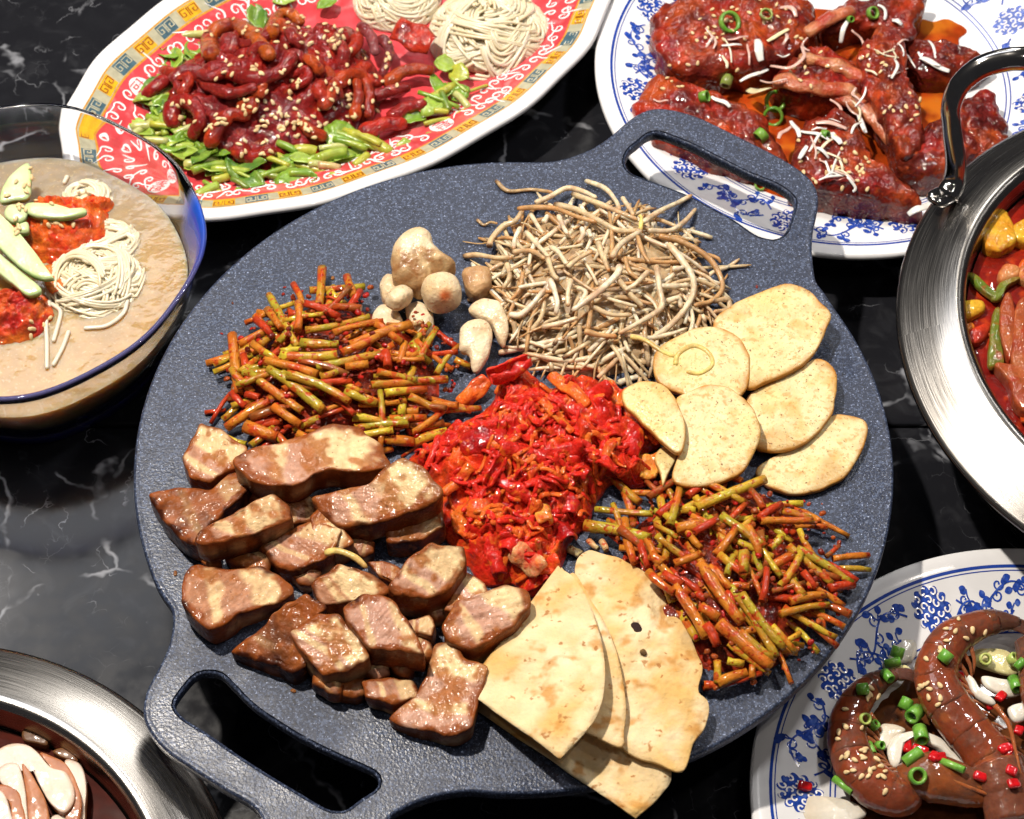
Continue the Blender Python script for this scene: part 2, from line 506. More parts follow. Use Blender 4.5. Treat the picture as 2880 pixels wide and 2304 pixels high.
# counter-clockwise outline: right arc, far handle (reversed), left arc, near handle
upc = spline(np.array([np.r_[q, 0] for q in up_out[::-1]]), 90)[:, :2]
loc_ = spline(np.array([np.r_[q, 0] for q in lo_out]), 100)[:, :2]
right = arc(ang(loc_[-1]), ang(upc[0]), 90)[1:-1]
left = arc(ang(upc[-1]), ang(loc_[0]), 80)[1:-1]
outline = [(q, 0) for q in right] + [(q, 1) for q in upc] + [(q, 0) for q in left] + [(q, 2) for q in loc_]
OP = np.array([q for q, _ in outline]); OI = [i for _, i in outline]
for _ in range(2): OP = (np.roll(OP, 1, 0) + 2 * OP + np.roll(OP, -1, 0)) / 4
def loop_normals(p):
    t = np.roll(p, -1, 0) - np.roll(p, 1, 0); t /= np.linalg.norm(t, axis=1)[:, None]
    return np.c_[t[:, 1], -t[:, 0]]
PROF = [(.30, 0.0), (.17, .035), (.07, .02), (.015, -.05), (0, -.16), (0, -.48), (.10, -.60), (.4, -.64)]
SPROF = [(-.16, 0.0), (-.06, -.02), (-.01, -.08), (0, -.16), (0, -.48), (-.08, -.60)]
def band(parts, p, ids, prof):
    n = len(p); nn = loop_normals(p)
    for i in range(n):
        j = (i + 1) % n; part = parts[ids[i]]
        for (a, za), (b, zb) in zip(prof[:-1], prof[1:]):
            q = [np.r_[p[i] - nn[i] * a, ZP + za], np.r_[p[i] - nn[i] * b, ZP + zb], np.r_[p[j] - nn[j] * b, ZP + zb], np.r_[p[j] - nn[j] * a, ZP + za]]
            part['q'].append(q)
parts = [dict(q=[], caps=[]) for _ in range(3)]
band(parts, OP, OI, PROF)
slots = [None, cspline(np.array(up_slot), 90), cspline(np.array(lo_slot), 90)]
for k in (1, 2):
    s = slots[k]
    if np.sum(s[:, 0] * np.roll(s[:, 1], -1) - np.roll(s[:, 0], -1) * s[:, 1]) < 0: s = s[::-1]
    slots[k] = s
    band(parts, s, [k] * len(s), SPROF)
inn = {nm: OP - loop_normals(OP) * off for nm, off in (('t', .30), ('b', .4))}
def cap_fill(loops, z):
    bm = bmesh.new(); es = []
    for l in loops:
        vs = [bm.verts.new((q[0], q[1], z)) for q in l]
        es += [bm.edges.new((vs[i], vs[(i + 1) % len(vs)])) for i in range(len(vs))]
    bmesh.ops.triangle_fill(bm, use_beauty=True, edges=es, normal=(0, 0, 1))
    bm.verts.ensure_lookup_table(); bm.verts.index_update()
    V = np.array([v.co[:] for v in bm.verts]); F = [[v.index for v in f.verts] for f in bm.faces]; bm.free()
    return V, F
iU = [i for i, k in enumerate(OI) if k == 1]; iL = [i for i, k in enumerate(OI) if k == 2]
def seam_arc(p0, p1, n=40):
    """circle arc on the disc side between the handle's two roots"""
    r0, r1 = np.linalg.norm(p0 - PC), np.linalg.norm(p1 - PC); a0, a1 = ang(p0), ang(p1)
    while a1 < a0: a1 += 2 * math.pi
    return [PC + (r0 + (r1 - r0) * t) * np.array([math.cos(a0 + (a1 - a0) * t), math.sin(a0 + (a1 - a0) * t)]) for t in np.linspace(0, 1, n)][1:-1]
pan = empty('griddle_pan', (PC[0], PC[1], ZP - .64))
tag(pan, 'large round blue-grey griddle pan with two slotted handles, heaped with food', 'griddle pan')
for part_i, nm in ((0, 'cooking_plate'), (1, 'handle'), (2, 'handle')):
    acc_V, acc_F, flat = [], [], []
    idx = {}
    def vid(q):
        k = tuple(np.round(q, 4))
        if k not in idx: idx[k] = len(acc_V); acc_V.append(q)
        return idx[k]
    for q in parts[part_i]['q']: acc_F.append([vid(x) for x in q])
    for key, z in (('t', ZP), ('b', ZP - .64)):
        I = inn[key]
        if part_i == 0:
            loop = []; k = 0
            for i in range(len(I)):
                if OI[i] == 0: loop.append(I[i])
                else:
                    if OI[i - 1] != OI[i] or i == 0: loop.append(I[i]); start = I[i]
                    if OI[(i + 1) % len(I)] != OI[i]:
                        loop += seam_arc(start, I[(i + 1) % len(I)])
            loops = [loop]
        else:
            ii = iU if part_i == 1 else iL
            a, b = I[ii[0]], I[(ii[-1] + 1) % len(I)]
            loop = [I[i] for i in ii] + [b] + seam_arc(a, b)[::-1]
            s = slots[part_i]
            loops = [loop, s + loop_normals(s) * (.16 if key == 't' else .08)]
        V, F = cap_fill(loops, z if key == 't' else (ZP - .64 if part_i == 0 else ZP - .64))
        for f in F:
            q = [V[i] for i in f]
            n = np.cross(q[1] - q[0], q[2] - q[0])[2]
            if (n < 0) == (key == 't'): q = q[::-1]
            flat.append(len(acc_F)); acc_F.append([vid(x) for x in q])
    mk(nm, acc_V, acc_F, PAN, pan, smooth=True, flat=flat)

burner = empty('gas_burner', (0, -2, 0)); tag(burner, 'dark portable burner standing under the griddle pan', 'burner')
BLK = mat('burner_enamel', (.012, .012, .013), rough=.45)
V, F = lathe([(0.01, 3.4), (8.5, 3.4), (9.4, 3.2), (9.8, 2.6), (9.8, .2), (9.4, 0), (0.01, 0)], 64, (0, -2))
mk('housing', V, F, BLK, burner)
V, F = lathe([(3.0, 3.45), (3.2, 4.3), (3.9, 4.5), (4.4, 4.2), (4.5, 3.45)], 48, (0, -2))
mk('burner_head', V, F, mat('burner_brass', (.35, .25, .12), rough=.4, metal=1), burner)
for k in range(4):
    a = k * math.pi / 2 + .4; d = np.array([math.cos(a), math.sin(a), 0]); c = np.array([0, -2, 0])
    V, F = tube([c + d * 8.9 + (0, 0, 3.2), c + d * 8.9 + (0, 0, 6.0), c + d * 8.2 + (0, 0, 6.2), c + d * 4.5 + (0, 0, 6.2)], .16, 8)
    mk('pan_support', V, F, BLK, burner)

# ------------------------------------------------------------------ porcelain
PORC = mat('white_porcelain', (.80, .80, .82), var=.03, vscale=.6, rough=.12, spec=.5, coat=.5)
BLUE = mat('cobalt_print', (.018, .060, .36), var=.35, vscale=5, rough=.15, coat=.5, spots=(((.10, .18, .55), 3.0, .52, .16, .7),))
BLUED = mat('cobalt_line', (.016, .055, .34), var=.12, vscale=2, rough=.15, coat=.5)
WPRINT = mat('white_print', (.80, .78, .80), var=.05, rough=.18, coat=.4)
REDP = mat('red_glaze', (.68, .065, .080), var=.22, vscale=1.3, rough=.16, coat=.5, spots=(((.76, .24, .26), 1.1, .52, .2, .6),))
GOLDP = mat('ochre_print', (.60, .28, .030), var=.25, vscale=4, rough=.25, coat=.4)
OLIVE = mat('grey_green_print', (.44, .42, .30), var=.14, vscale=2.5, rough=.2, coat=.4)
YELP = mat('yellow_print', (.74, .40, .02), var=.18, vscale=3, rough=.2, coat=.4)
TEAL = mat('teal_print', (.065, .13, .17), var=.25, vscale=3, rough=.2, coat=.4)

class Plate:
    """a dish described by distance s (cm) inwards from its rim; outline is an ellipse"""
    def __init__(self, c, a, b, rot, zprof, lobes=0.0, nl=10):
        self.c = np.array(c, float); self.a, self.b, self.rot = a, b, rot
        self.zs = np.array([p[0] for p in zprof]); self.zz = np.array([p[1] for p in zprof]); self.lob = lobes; self.nl = nl
    def rim(self, t):
        k = 1 + self.lob * np.cos(self.nl * t)
        x, y = self.a * np.cos(t) * k, self.b * np.sin(t) * k
        c, s = math.cos(self.rot), math.sin(self.rot)
        return np.stack([self.c[0] + c * x - s * y, self.c[1] + s * x + c * y], -1)
    def nrm(self, t):
        x, y = np.cos(t) / self.a, np.sin(t) / self.b
        l = np.hypot(x, y); x, y = x / l, y / l
        c, s = math.cos(self.rot), math.sin(self.rot)
        return np.stack([c * x - s * y, s * x + c * y], -1)
    def pt(self, t, s, lift=0.0):
        t = np.asarray(t, float); s = np.asarray(s, float)
        q = self.rim(t) - self.nrm(t) * s[..., None] if s.ndim else self.rim(t) - self.nrm(t) * s
        z = np.interp(s, self.zs, self.zz) + lift
        z = np.broadcast_to(z, q.shape[:-1])
        return np.concatenate([q, z[..., None]], -1)
    def ring(self, ss, seg, cap=False, lift=0.0):
        th = np.linspace(0, 2 * math.pi, seg, endpoint=False)
        V = np.vstack([self.pt(th, np.full(seg, s), lift) for s in ss]); F = []
        for i in range(len(ss) - 1):
            for j in range(seg):
                j2 = (j + 1) % seg; F.append((i * seg + j, i * seg + j2, (i + 1) * seg + j2, (i + 1) * seg + j))
        if cap: F.append(tuple((len(ss) - 1) * seg + j for j in range(seg)))
        return V, F
    def under(self, thick, foot_s, seg):
        """rim edge and outside down to the foot ring"""
        th = np.linspace(0, 2 * math.pi, seg, endpoint=False); V = []
        z0 = self.zz[0]
        for s, z in ((0.0, z0), (-.07, z0 - .03), (-.13, z0 - .14), (-.13, z0 - thick * .7), (-.04, z0 - thick), (foot_s * .35, None), (foot_s * .75, None), (foot_s, .25), (foot_s + .05, 0.02), (foot_s + .4, 0.02), (foot_s + .5, .35)):
            zz = z if z is not None else float(np.interp(s, self.zs, self.zz)) - thick
            V.append(self.pt(th, np.full(seg, s), 0) * (1, 1, 0) + (0, 0, zz))
        m = len(V); F = []
        for i in range(m - 1):
            for j in range(seg):
                j2 = (j + 1) % seg; F.append((i * seg + j, (i + 1) * seg + j, (i + 1) * seg + j2, i * seg + j2))
        F.append(tuple((m - 1) * seg + j for j in range(seg - 1, -1, -1)))
        return np.vstack(V), F
    def strip(self, t0, s0, pts, w, lift=.015, scale=1.0, rot=0.0, n=None, taper=False):
        """ribbon through local points (u along the rim, v inwards, cm) round (t0, s0)"""
        pp = self.loc(t0, s0, spline(np.c_[np.asarray(pts, float), np.zeros(len(pts))], n or max(8, 5 * len(pts)))[:, :2], lift, scale, rot)
        return strip(pp, w * scale, taper=taper)
    def loc(self, t0, s0, uv, lift, scale=1.0, rot=0.0):
        uv = np.asarray(uv, float) * scale
        c, s = math.cos(rot), math.sin(rot)
        u, v = c * uv[:, 0] - s * uv[:, 1], s * uv[:, 0] + c * uv[:, 1]
        e = .001; sp = np.linalg.norm(self.rim(np.array(t0 + e)) - self.rim(np.array(t0 - e))) / (2 * e)
        return self.pt(t0 + u / sp, s0 + v, lift)
    def theta_at(self, x, y):
        """angle parameter of a point"""
        d = np.array([x, y]) - self.c; c, s = math.cos(self.rot), math.sin(self.rot)
        return math.atan2((-s * d[0] + c * d[1]) / self.b, (c * d[0] + s * d[1]) / self.a)

def spiral(r0, r1, turns, n=16, ph=0.0):
    a = np.linspace(0, turns * 2 * math.pi, n); r = np.linspace(r0, r1, n)
    return np.c_[r * np.cos(a + ph), r * np.sin(a + ph)]

# --- oval red platter
platter = empty('oval_platter', (-9.02, 25.97, 0))
tag(platter, 'oval red patterned platter with white rim and meander border under the octopus', 'platter')
PL = Plate((-9.02, 25.97), 15.97, 9.2, math.atan2(.5303, .8478), [(-1, 3.5), (0, 3.5), (.35, 3.46), (.8, 3.25), (3.4, 1.9), (4.2, 1.55), (5, 1.42), (20, 1.4)], .006, 16)
SEG = 192
V, F = PL.ring([0, .12, .35, .55, .74], SEG); mk('white_rim', V, F, PORC, platter)
V, F = PL.ring([.74, .82], SEG); mk('gold_line', V, F, GOLDP, platter)
V, F = PL.ring([.82, 1.1, 1.4, 1.62], SEG); mk('border_band', V, F, OLIVE, platter)
V, F = PL.ring([1.62, 1.72], SEG); mk('gold_line', V, F, GOLDP, platter)
V, F = PL.ring([1.72, 2.2, 2.8, 3.4, 3.8, 4.2, 4.6, 5.0], SEG, cap=True); mk('red_field', V, F, REDP, platter)
V, F = PL.under(.42, 5.2, SEG); mk('underside', V, F, PORC, platter)
# border: pairs of squares with key meanders
def arc_params(plate, s, step):
    t = np.linspace(0, 2 * math.pi, 4000); q = plate.pt(t, np.full(4000, s))[:, :2]
    L = np.r_[0, np.cumsum(np.linalg.norm(np.diff(q, axis=0), axis=1))]; n = int(round(L[-1] / step))
    return np.interp(np.arange(n) * L[-1] / n, L, t)
KEY = [(-.24, .24), (-.24, -.24), (.24, -.24), (.24, .12), (-.02, .12), (-.02, -.06), (.1, -.06)]
def key_path():
    out = []
    for a, b in zip(KEY[:-1], KEY[1:]):
        a, b = np.array(a), np.array(b)
        out += [a + (b - a) * k for k in (0, .5, .97)]
    return np.array(out + [KEY[-1]])
for i, t in enumerate(arc_params(PL, 1.2, 1.72)):
    yel = i % 2 == 0
    sq = Acc()
    uv = [(-.62, -.36), (.62, -.36), (.62, .36), (-.62, .36)]
    sq.add((PL.loc(t, 1.22, uv, .012), [(0, 1, 2, 3)]))
    m = sq.build('meander_tile', YELP if yel else TEAL, platter, smooth=False)
    ky = Acc()
    for du in (-.3, .3):
        kp = key_path() * (1 if du > 0 else -1, 1) + (du, 0)
        ky.add(strip(PL.loc(t, 1.22, kp, .024), .075))
    ky.build('meander_line', TEAL if False else (MATS.get('rust_print') or mat('rust_print', (.30, .085, .01), rough=.2, coat=.4)) if yel else OLIVE, platter)
# red field: white scrolls and round medallions
med_t = [PL.theta_at(*Z1(1110, 450, 2.6)[:2])]
med_t += [med_t[0] + k * 2 * math.pi / 5 for k in range(1, 5)]
for i, (t, off) in enumerate([(a, b) for a in arc_params(PL, 2.6, .74) for b in (0, 1)]):
    if min(abs((t - m + math.pi) % (2 * math.pi) - math.pi) for m in med_t) < .085: continue
    r = random.Random(i * 7 + 1); a = Acc()
    s0 = 2.22 + off * .95 + r.uniform(-.1, .1)
    sp = spiral(.08, .36, 1.15, 14, r.uniform(0, 6.3)) * (r.choice((-1, 1)), 1)
    tail = np.array([sp[-1] + (sp[-1] - sp[-3]) * k for k in (.8, 1.8)]) + [(0.05, .02), (.12, .0)]
    a.add(PL.strip(t + r.uniform(-.02, .02), s0, np.vstack([sp, tail]), .125, lift=.014, n=26, taper=True))
    a.build('scroll_motif', WPRINT, platter)
for t in med_t:
    th = np.linspace(0, 2 * math.pi, 28, endpoint=False)
    a = Acc().add((np.vstack([PL.loc(t, 2.65, np.c_[np.cos(th), np.sin(th)] * .72, .016)]), [tuple(range(28))]))
    a.build('medallion', WPRINT, platter, smooth=False)
    a = Acc()                                     # the long-life character printed in it
    for seg in ([(-.32, -.50), (.32, -.50)], [(0, -.62), (0, -.30)], [(-.42, -.30), (.42, -.30)], [(-.30, -.14), (.30, -.14)], [(.05, -.3), (-.35, .08)], [(-.45, .05), (.45, .05)],
                [(-.30, .20), (-.02, .20), (-.02, .36), (-.30, .36), (-.30, .20)], [(.08, .24), (.44, .24)], [(.30, .1), (.30, .52), (.18, .50)], [(-.42, .50), (.1, .50)]):
        p = np.array(seg, float); pts = np.vstack([p[k] + (p[k + 1] - p[k]) * f for k in range(len(p) - 1) for f in np.array([[0], [.5], [1]])])
        a.add(strip(PL.loc(t, 2.65, pts * 1.05, .028, rot=math.pi), .085))
    a.build('character', REDP, platter)

# --- blue and white plates
def flower(plate, parent, t, s, r, seed):
    rr = random.Random(seed); a = Acc()
    th = np.linspace(0, 2 * math.pi, 72, endpoint=False)
    k = r * (.78 + .22 * np.abs(np.sin(th * 6)))
    rings = [plate.loc(t, s, np.c_[np.cos(th) * k * f, np.sin(th) * k * f], .014, rot=rr.uniform(0, 1)) for f in (1, .5, .1)]
    F = []
    for i in range(2):
        for j in range(72): F.append((i * 72 + j, i * 72 + (j + 1) % 72, (i + 1) * 72 + (j + 1) % 72, (i + 1) * 72 + j))
    F.append(tuple(144 + j for j in range(72)))
    a.add((np.vstack(rings), F)); f = a.build('flower_motif', BLUE, parent)
    w = Acc(); ph = rr.uniform(0, 6)
    for n, rad, sz in ((10, .74, .20), (6, .40, .18), (1, 0.0, .17)):
        for q in range(n):
            an = ph + q * 2 * math.pi / n; c = np.array([math.cos(an), math.sin(an)]) * r * rad
            sp = spiral(.05, sz, .8, 10, an + 2) * (1 if q % 2 else -1, 1) * (r / .95) + c
            w.add(strip(plate.loc(t, s, sp, .026), .075 * r))
    w.build('petal_lines', WPRINT, f)
def vine(plate, parent, t, s, span, seed, sgn):
    rr = random.Random(seed); a = Acc()
    amp = .55 * sgn
    u = np.linspace(-span / 2, span / 2, 26); v = amp * np.sin((u + span / 2) / span * 2 * math.pi)
    a.add(plate.strip(t, s, np.c_[u, v], .10, n=40))
    for k in range(6):
        i = 2 + k * 4 + rr.randint(-1, 1); i = min(max(i, 1), 24); base = np.array([u[i], v[i]]); sg = 1 if k % 2 else -1
        sp = spiral(.30, .04, 1.1, 12, rr.uniform(-.6, .6) + (0 if sg > 0 else math.pi)) * (1, sg); sp = sp - sp[0] + base
        a.add(plate.strip(t, s, sp, .085, n=18, taper=False))
        for q in range(2):                        # leaves
            an = rr.uniform(0, 6.3); L = rr.uniform(.32, .55); b = base + np.array([rr.uniform(-.25, .25), sg * rr.uniform(.15, .55)])
            d = np.array([math.cos(an), math.sin(an)]); n_ = np.array([-d[1], d[0]])
            x = np.linspace(0, 1, 9); wd = .17 * np.sin(x * math.pi) ** .7
            out = np.vstack([b + d * L * xx + n_ * ww for xx, ww in zip(x, wd)] + [b + d * L * xx - n_ * ww for xx, ww in zip(x[::-1][1:-1], wd[::-1][1:-1])])
            a.add((plate.loc(t, s, out, .016), [tuple(range(len(out)))]))
            a.add(plate.strip(t, s, [base, (base + b) / 2 + (.05, .03), b], .07, n=6))
    a.build('vine_motif', BLUE, parent)
def blue_plate(name, label, c, R, rim_z, ring_R, nfl, t_off, flR, wellz):
    root = empty(name, (c[0], c[1], 0)); tag(root, label, 'plate', 'blue and white plates')
    sw = R - ring_R
    pl = Plate(c, R, R, 0, [(-1, rim_z), (0, rim_z), (.3, rim_z - .03), (.7, rim_z - .16), (sw - .3, wellz + .45), (sw + .6, wellz + .1), (sw + 1.4, wellz), (30, wellz)])
    V, F = pl.ring([0, .12, .3, .7, 1.2, 2, 2.8, sw - .3, sw, sw + .3, sw + .6, sw + 1.0, sw + 1.4, sw + 3, sw + 6], 160, cap=True)
    mk('plate_body', V, F, PORC, root)
    V, F = pl.under(.40, sw + .2, 160); mk('underside', V, F, PORC, root)
    for s, w in ((.70, .14), (.93, .05), (sw - .06, .07), (sw + .16, .07)):
        V, F = pl.ring([s, s + w], 160, lift=.012); mk('blue_ring', V, F, BLUED, root)
    smid = (1.0 + sw) / 2
    for i in range(nfl):
        t = t_off + i * 2 * math.pi / nfl
        flower(pl, root, t, smid + (.12 if i % 2 else -.12), flR, i + 3)
        sp_ = (2 * math.pi * (R - smid) / nfl) - 1.5 * flR
        vine(pl, root, t + math.pi / nfl, smid - .25, sp_, i + 50, 1 if i % 2 else -1)
        vine(pl, root, t + math.pi / nfl + .05, smid + .45, sp_ * .8, i + 90, -1 if i % 2 else 1)
    return root, pl
rib_plate, RP = blue_plate('blue_plate', 'blue and white flowered plate under the red braised ribs', (17.5, 25.25), 12.94, 3.0, 9.3, 11, math.radians(186), 1.1, 1.5)
shr_plate, SP = blue_plate('blue_plate', 'blue and white flowered plate holding the soy marinated shrimp', (22.67, -17.43), 12.44, 3.0, 9.0, 11, math.radians(111), 1.1, 1.5)

# ------------------------------------------------------------------ steel pots
def steel_mat(name, c, base=(.50, .48, .455), rough=.25):
    m = bpy.data.materials.new(name); m.use_nodes = True
    nt = m.node_tree; N = nt.nodes; L = nt.links; b = N['Principled BSDF']
    geo = N.new('ShaderNodeNewGeometry'); vm = N.new('ShaderNodeVectorMath'); vm.operation = 'MULTIPLY_ADD'
    vm.inputs[1].default_value = (100, 100, 100); vm.inputs[2].default_value = (-c[0], -c[1], 0); L.new(geo.outputs['Position'], vm.inputs[0])
    sx = N.new('ShaderNodeSeparateXYZ'); L.new(vm.outputs[0], sx.inputs[0])
    def math_(op, a, bb=None):
        x = N.new('ShaderNodeMath'); x.operation = op; L.new(a, x.inputs[0])
        if bb is not None: (L.new(bb, x.inputs[1]) if not isinstance(bb, float) else setattr(x.inputs[1], 'default_value', bb))
        return x.outputs[0]
    r = math_('SQRT', math_('ADD', math_('MULTIPLY', sx.outputs[0], sx.outputs[0]), math_('MULTIPLY', sx.outputs[1], sx.outputs[1])))
    a = math_('ARCTAN2', sx.outputs[1], sx.outputs[0])
    cb = N.new('ShaderNodeCombineXYZ'); L.new(math_('MULTIPLY', r, 22.0), cb.inputs[0]); L.new(math_('MULTIPLY', a, 5.0), cb.inputs[1]); L.new(math_('MULTIPLY', sx.outputs[2], 22.0), cb.inputs[2])
    t = N.new('ShaderNodeTexNoise'); t.inputs['Scale'].default_value = 1.0; t.inputs['Detail'].default_value = 3; L.new(cb.outputs[0], t.inputs['Vector'])
    def mr(x, a0, a1, c0, c1):
        q = N.new('ShaderNodeMapRange')
        for i, v in enumerate((a0, a1, c0, c1)): q.inputs[i + 1].default_value = v
        L.new(x, q.inputs[0]); return q.outputs[0]
    L.new(mr(t.outputs['Fac'], .25, .75, rough - .05, rough + .08), b.inputs['Roughness'])
    bn = N.new('ShaderNodeBump'); bn.inputs['Distance'].default_value = .00004; bn.inputs['Strength'].default_value = .55; L.new(t.outputs['Fac'], bn.inputs['Height']); L.new(bn.outputs[0], b.inputs['Normal'])
    v = N.new('ShaderNodeVectorMath'); v.operation = 'SCALE'; v.inputs[0].default_value = base; L.new(mr(t.outputs['Fac'], .2, .8, .85, 1.1), v.inputs['Scale']); L.new(v.outputs[0], b.inputs['Base Color'])
    b.inputs['Metallic'].default_value = 1.0
    b.inputs['Anisotropic'].default_value = .35
    return m
def pot(name, label, c, Ro, zo, Ri, zi, m):
    root = empty(name, (c[0], c[1], 0)); tag(root, label, 'pot', 'brushed steel pots')
    zm = (zo + zi) / 2
    V, F = lathe([(Ri - .25, zi - .25), (Ri - .1, zi - .04), (Ri + .08, zi + .03), (Ri + .3, zi - .02), ((Ri + Ro) / 2, zm + .1), (Ro - .25, zo + .08), (Ro - .05, zo - .02), (Ro, zo - .14), (Ro - .1, zo - .26), (Ro - .5, zo - .22), (Ro - 1.6, zo - .15)], 128, c)
    mk('flared_rim', V, F, m, root)
    V, F = lathe([(Ri - .25, zi - .25), (Ri - .35, zi - .8), (Ri - .5, zi - 2.5), (Ri - 1.0, 1.4), (Ri - 2.2, .6), (.01, .5)], 128, c)
    mk('inner_wall', V, F, m, root)
    V, F = lathe([(Ro - 1.6, zo - .15), (Ri + .2, zi - 2.6), (Ri - .3, 1.2), (Ri - 1.8, .03), (.01, .03)], 128, c)
    mk('outer_wall', V, F, m, root)
    return root
POT_R, POT_L = (32.8, 4.0), (-24.8, -25.1)
pot_r = pot('steel_pot', 'brushed steel pot of red stew with a raised loop handle', POT_R, 14.9, 7.2, 12.1, 8.5, steel_mat('brushed_steel_stew', POT_R, (.36, .345, .325), .22))
pot_l = pot('steel_pot', 'brushed steel pot of sliced mushrooms tucked below the griddle handle', POT_L, 14.2, 5.0, 11.3, 6.0, steel_mat('brushed_steel_mushroom', POT_L))
CHROME = mat('polished_steel', (.42, .41, .40), var=.08, rough=.12, metal=1.0)
# raised handle of the stew pot
hp = [ZW(300, 520, 8.1), ZW(325, 470, 8.5), ZW(330, 400, 9.6), ZW(318, 300, 11.0), ZW(315, 230, 12.0), ZW(345, 160, 13.0), ZW(410, 105, 13.8), ZW(490, 80, 14.2), ZW(560, 75, 14.4)]
hp = hp + [hp[-1] + np.array([2.2, .1, 0]), hp[-1] + np.array([4.6, -.5, -.2])]
path = spline(hp, 60)
V, F = tube(path, np.interp(np.linspace(0, 1, 60), [0, .12, .3, .5, 1], [.62, .52, .46, .55, .60]), 16, flat=.72)
hd = mk('loop_handle', V, F, CHROME, pot_r)
V, F = blob(ZW(290, 520, 8.15), axes_z(.75, .35), (.95, .6, .28), 6, 3)
mk('handle_mount', V, F, CHROME, hd)

# ------------------------------------------------------------------ food materials
STEM = mat('sauced_stem', attr=True, var=.20, vscale=3.0, rough=.42, rvar=.08, bump=((3.0, .03), (7, .03)), sss=.10, spec=.1, coat=.75, crough=.08,
           spots=(((.44, .040, .008), 1.8, .54, .10, .85), ((.30, .010, .004), 4.5, .60, .06, .85)))
SAUCE = mat('chilli_sauce', attr=True, var=.35, vscale=3.0, rough=.45, bump=((3.0, .10), (7.0, .06)), sss=.15, ssr=(.5, .08, .03), spec=.08, coat=.8, crough=.06)
KIM = mat('fried_kimchi', attr=True, var=.25, vscale=2.2, rough=.45, bump=((2.0, .07), (5.5, .07)), sss=.35, ssr=(.7, .12, .04), sscale=.004, spec=.08, coat=.8, crough=.07,
          spots=(((.46, .008, .007), 1.6, .53, .14, .65), ((.66, .15, .014), 1.8, .57, .12, .65)))
SPROUT = mat('fried_sprout', attr=True, var=.24, vscale=2.6, rough=.42, bump=((5, .03),), sss=.5, ssr=(.7, .5, .28), sscale=.004, spec=.3, coat=.3, crough=.15)
MUSH = mat('cooked_mushroom', attr=True, var=.12, vscale=3.0, rough=.45, bump=((3, .06), (8, .03)), sss=.25, ssr=(.5, .3, .15), spec=.3, coat=.2, crough=.15,
           spots=(((.24, .10, .03), 6.0, .64, .07, .6),))
POT_M = mat('fried_potato', attr=True, var=.10, vscale=1.6, rough=.45, bump=((4, .03), (9, .025)), sss=.3, ssr=(.6, .4, .15), spec=.15, coat=.25, crough=.2,
            spots=(((.60, .35, .09), .9, .50, .22, .65), ((.52, .25, .06), 2.6, .56, .14, .6), ((.48, .24, .06), 5.0, .57, .08, .45), ((.18, .07, .02), 6.5, .66, .03, .85)))
PORK = mat('grilled_pork', attr=True, var=.14, vscale=3.0, rough=.45, rvar=.10, bump=((2.5, .045), (6.0, .04)), sss=.06, ssr=(.6, .25, .12), spec=.12, coat=.22, crough=.12,
           spots=(((.36, .13, .035), 2.2, .60, .10, .45), ((.10, .03, .012), 5.5, .67, .04, .6)))
TORT = mat('flatbread', attr=True, var=.08, vscale=1.2, rough=.65, bump=((.9, .16), (2.6, .08), (7, .03)), sss=.15, ssr=(.5, .35, .15), spec=.1,
           spots=(((.60, .36, .10), .45, .44, .26, .8), ((.50, .23, .05), 1.0, .53, .16, .8), ((.34, .13, .03), 2.2, .63, .08, .8)))

SEEDMESH = {}
def stemcol(V, kind, r):
    g = {'g': (.37, .29, .024), 'y': (.52, .39, .030), 'o': (.50, .18, .018), 'r': (.42, .035, .010), 'b': (.24, .080, .018), 'w': (.62, .50, .24)}[kind]
    return .96 * mixc(g, (.48, .06, .010), .24 + .9 * fbm(V, .9, r * 91, 2))

def make_stem(p0, p1, r, kind, name, label, group, seed, bend=.0):
    d = p1 - p0; L = np.linalg.norm(d); n = max(4, int(L / .35))
    side = np.array([-d[1], d[0], 0]) / (L + 1e-6)
    t = np.linspace(0, 1, n)
    path = p0 + d * t[:, None] + (side * bend * L + np.array([0, 0, .05 * L * .3]))* (4 * t * (1 - t))[:, None]
    rr = r * (1 + .06 * np.sin(t * 5 + seed)) * (.98 - .10 * t)
    V, F = tube(path, rr, 9, flat=.94)
    ring0 = V[:9].mean(0); ring1 = V[-9:].mean(0)
    V = V + (nzs(V, 3.0, seed) * .03)[:, None]
    V = np.vstack([V, ring0 + (p0 - p1) / L * -.06, ring1 + (p1 - p0) / L * -.06])   # hollowed cut ends
    F = F[:-2]; m = len(V)
    for k in range(9):
        F.append((m - 2, k, (k + 1) % 9)); F.append((m - 1, (n - 1) * 9 + (k + 1) % 9, (n - 1) * 9 + k))
    V, F = orient(V, F)
    c = stemcol(V, kind, seed)
    o = mk(name, V, F, STEM, col=c)
    return tag(o, label, 'vegetable', group)

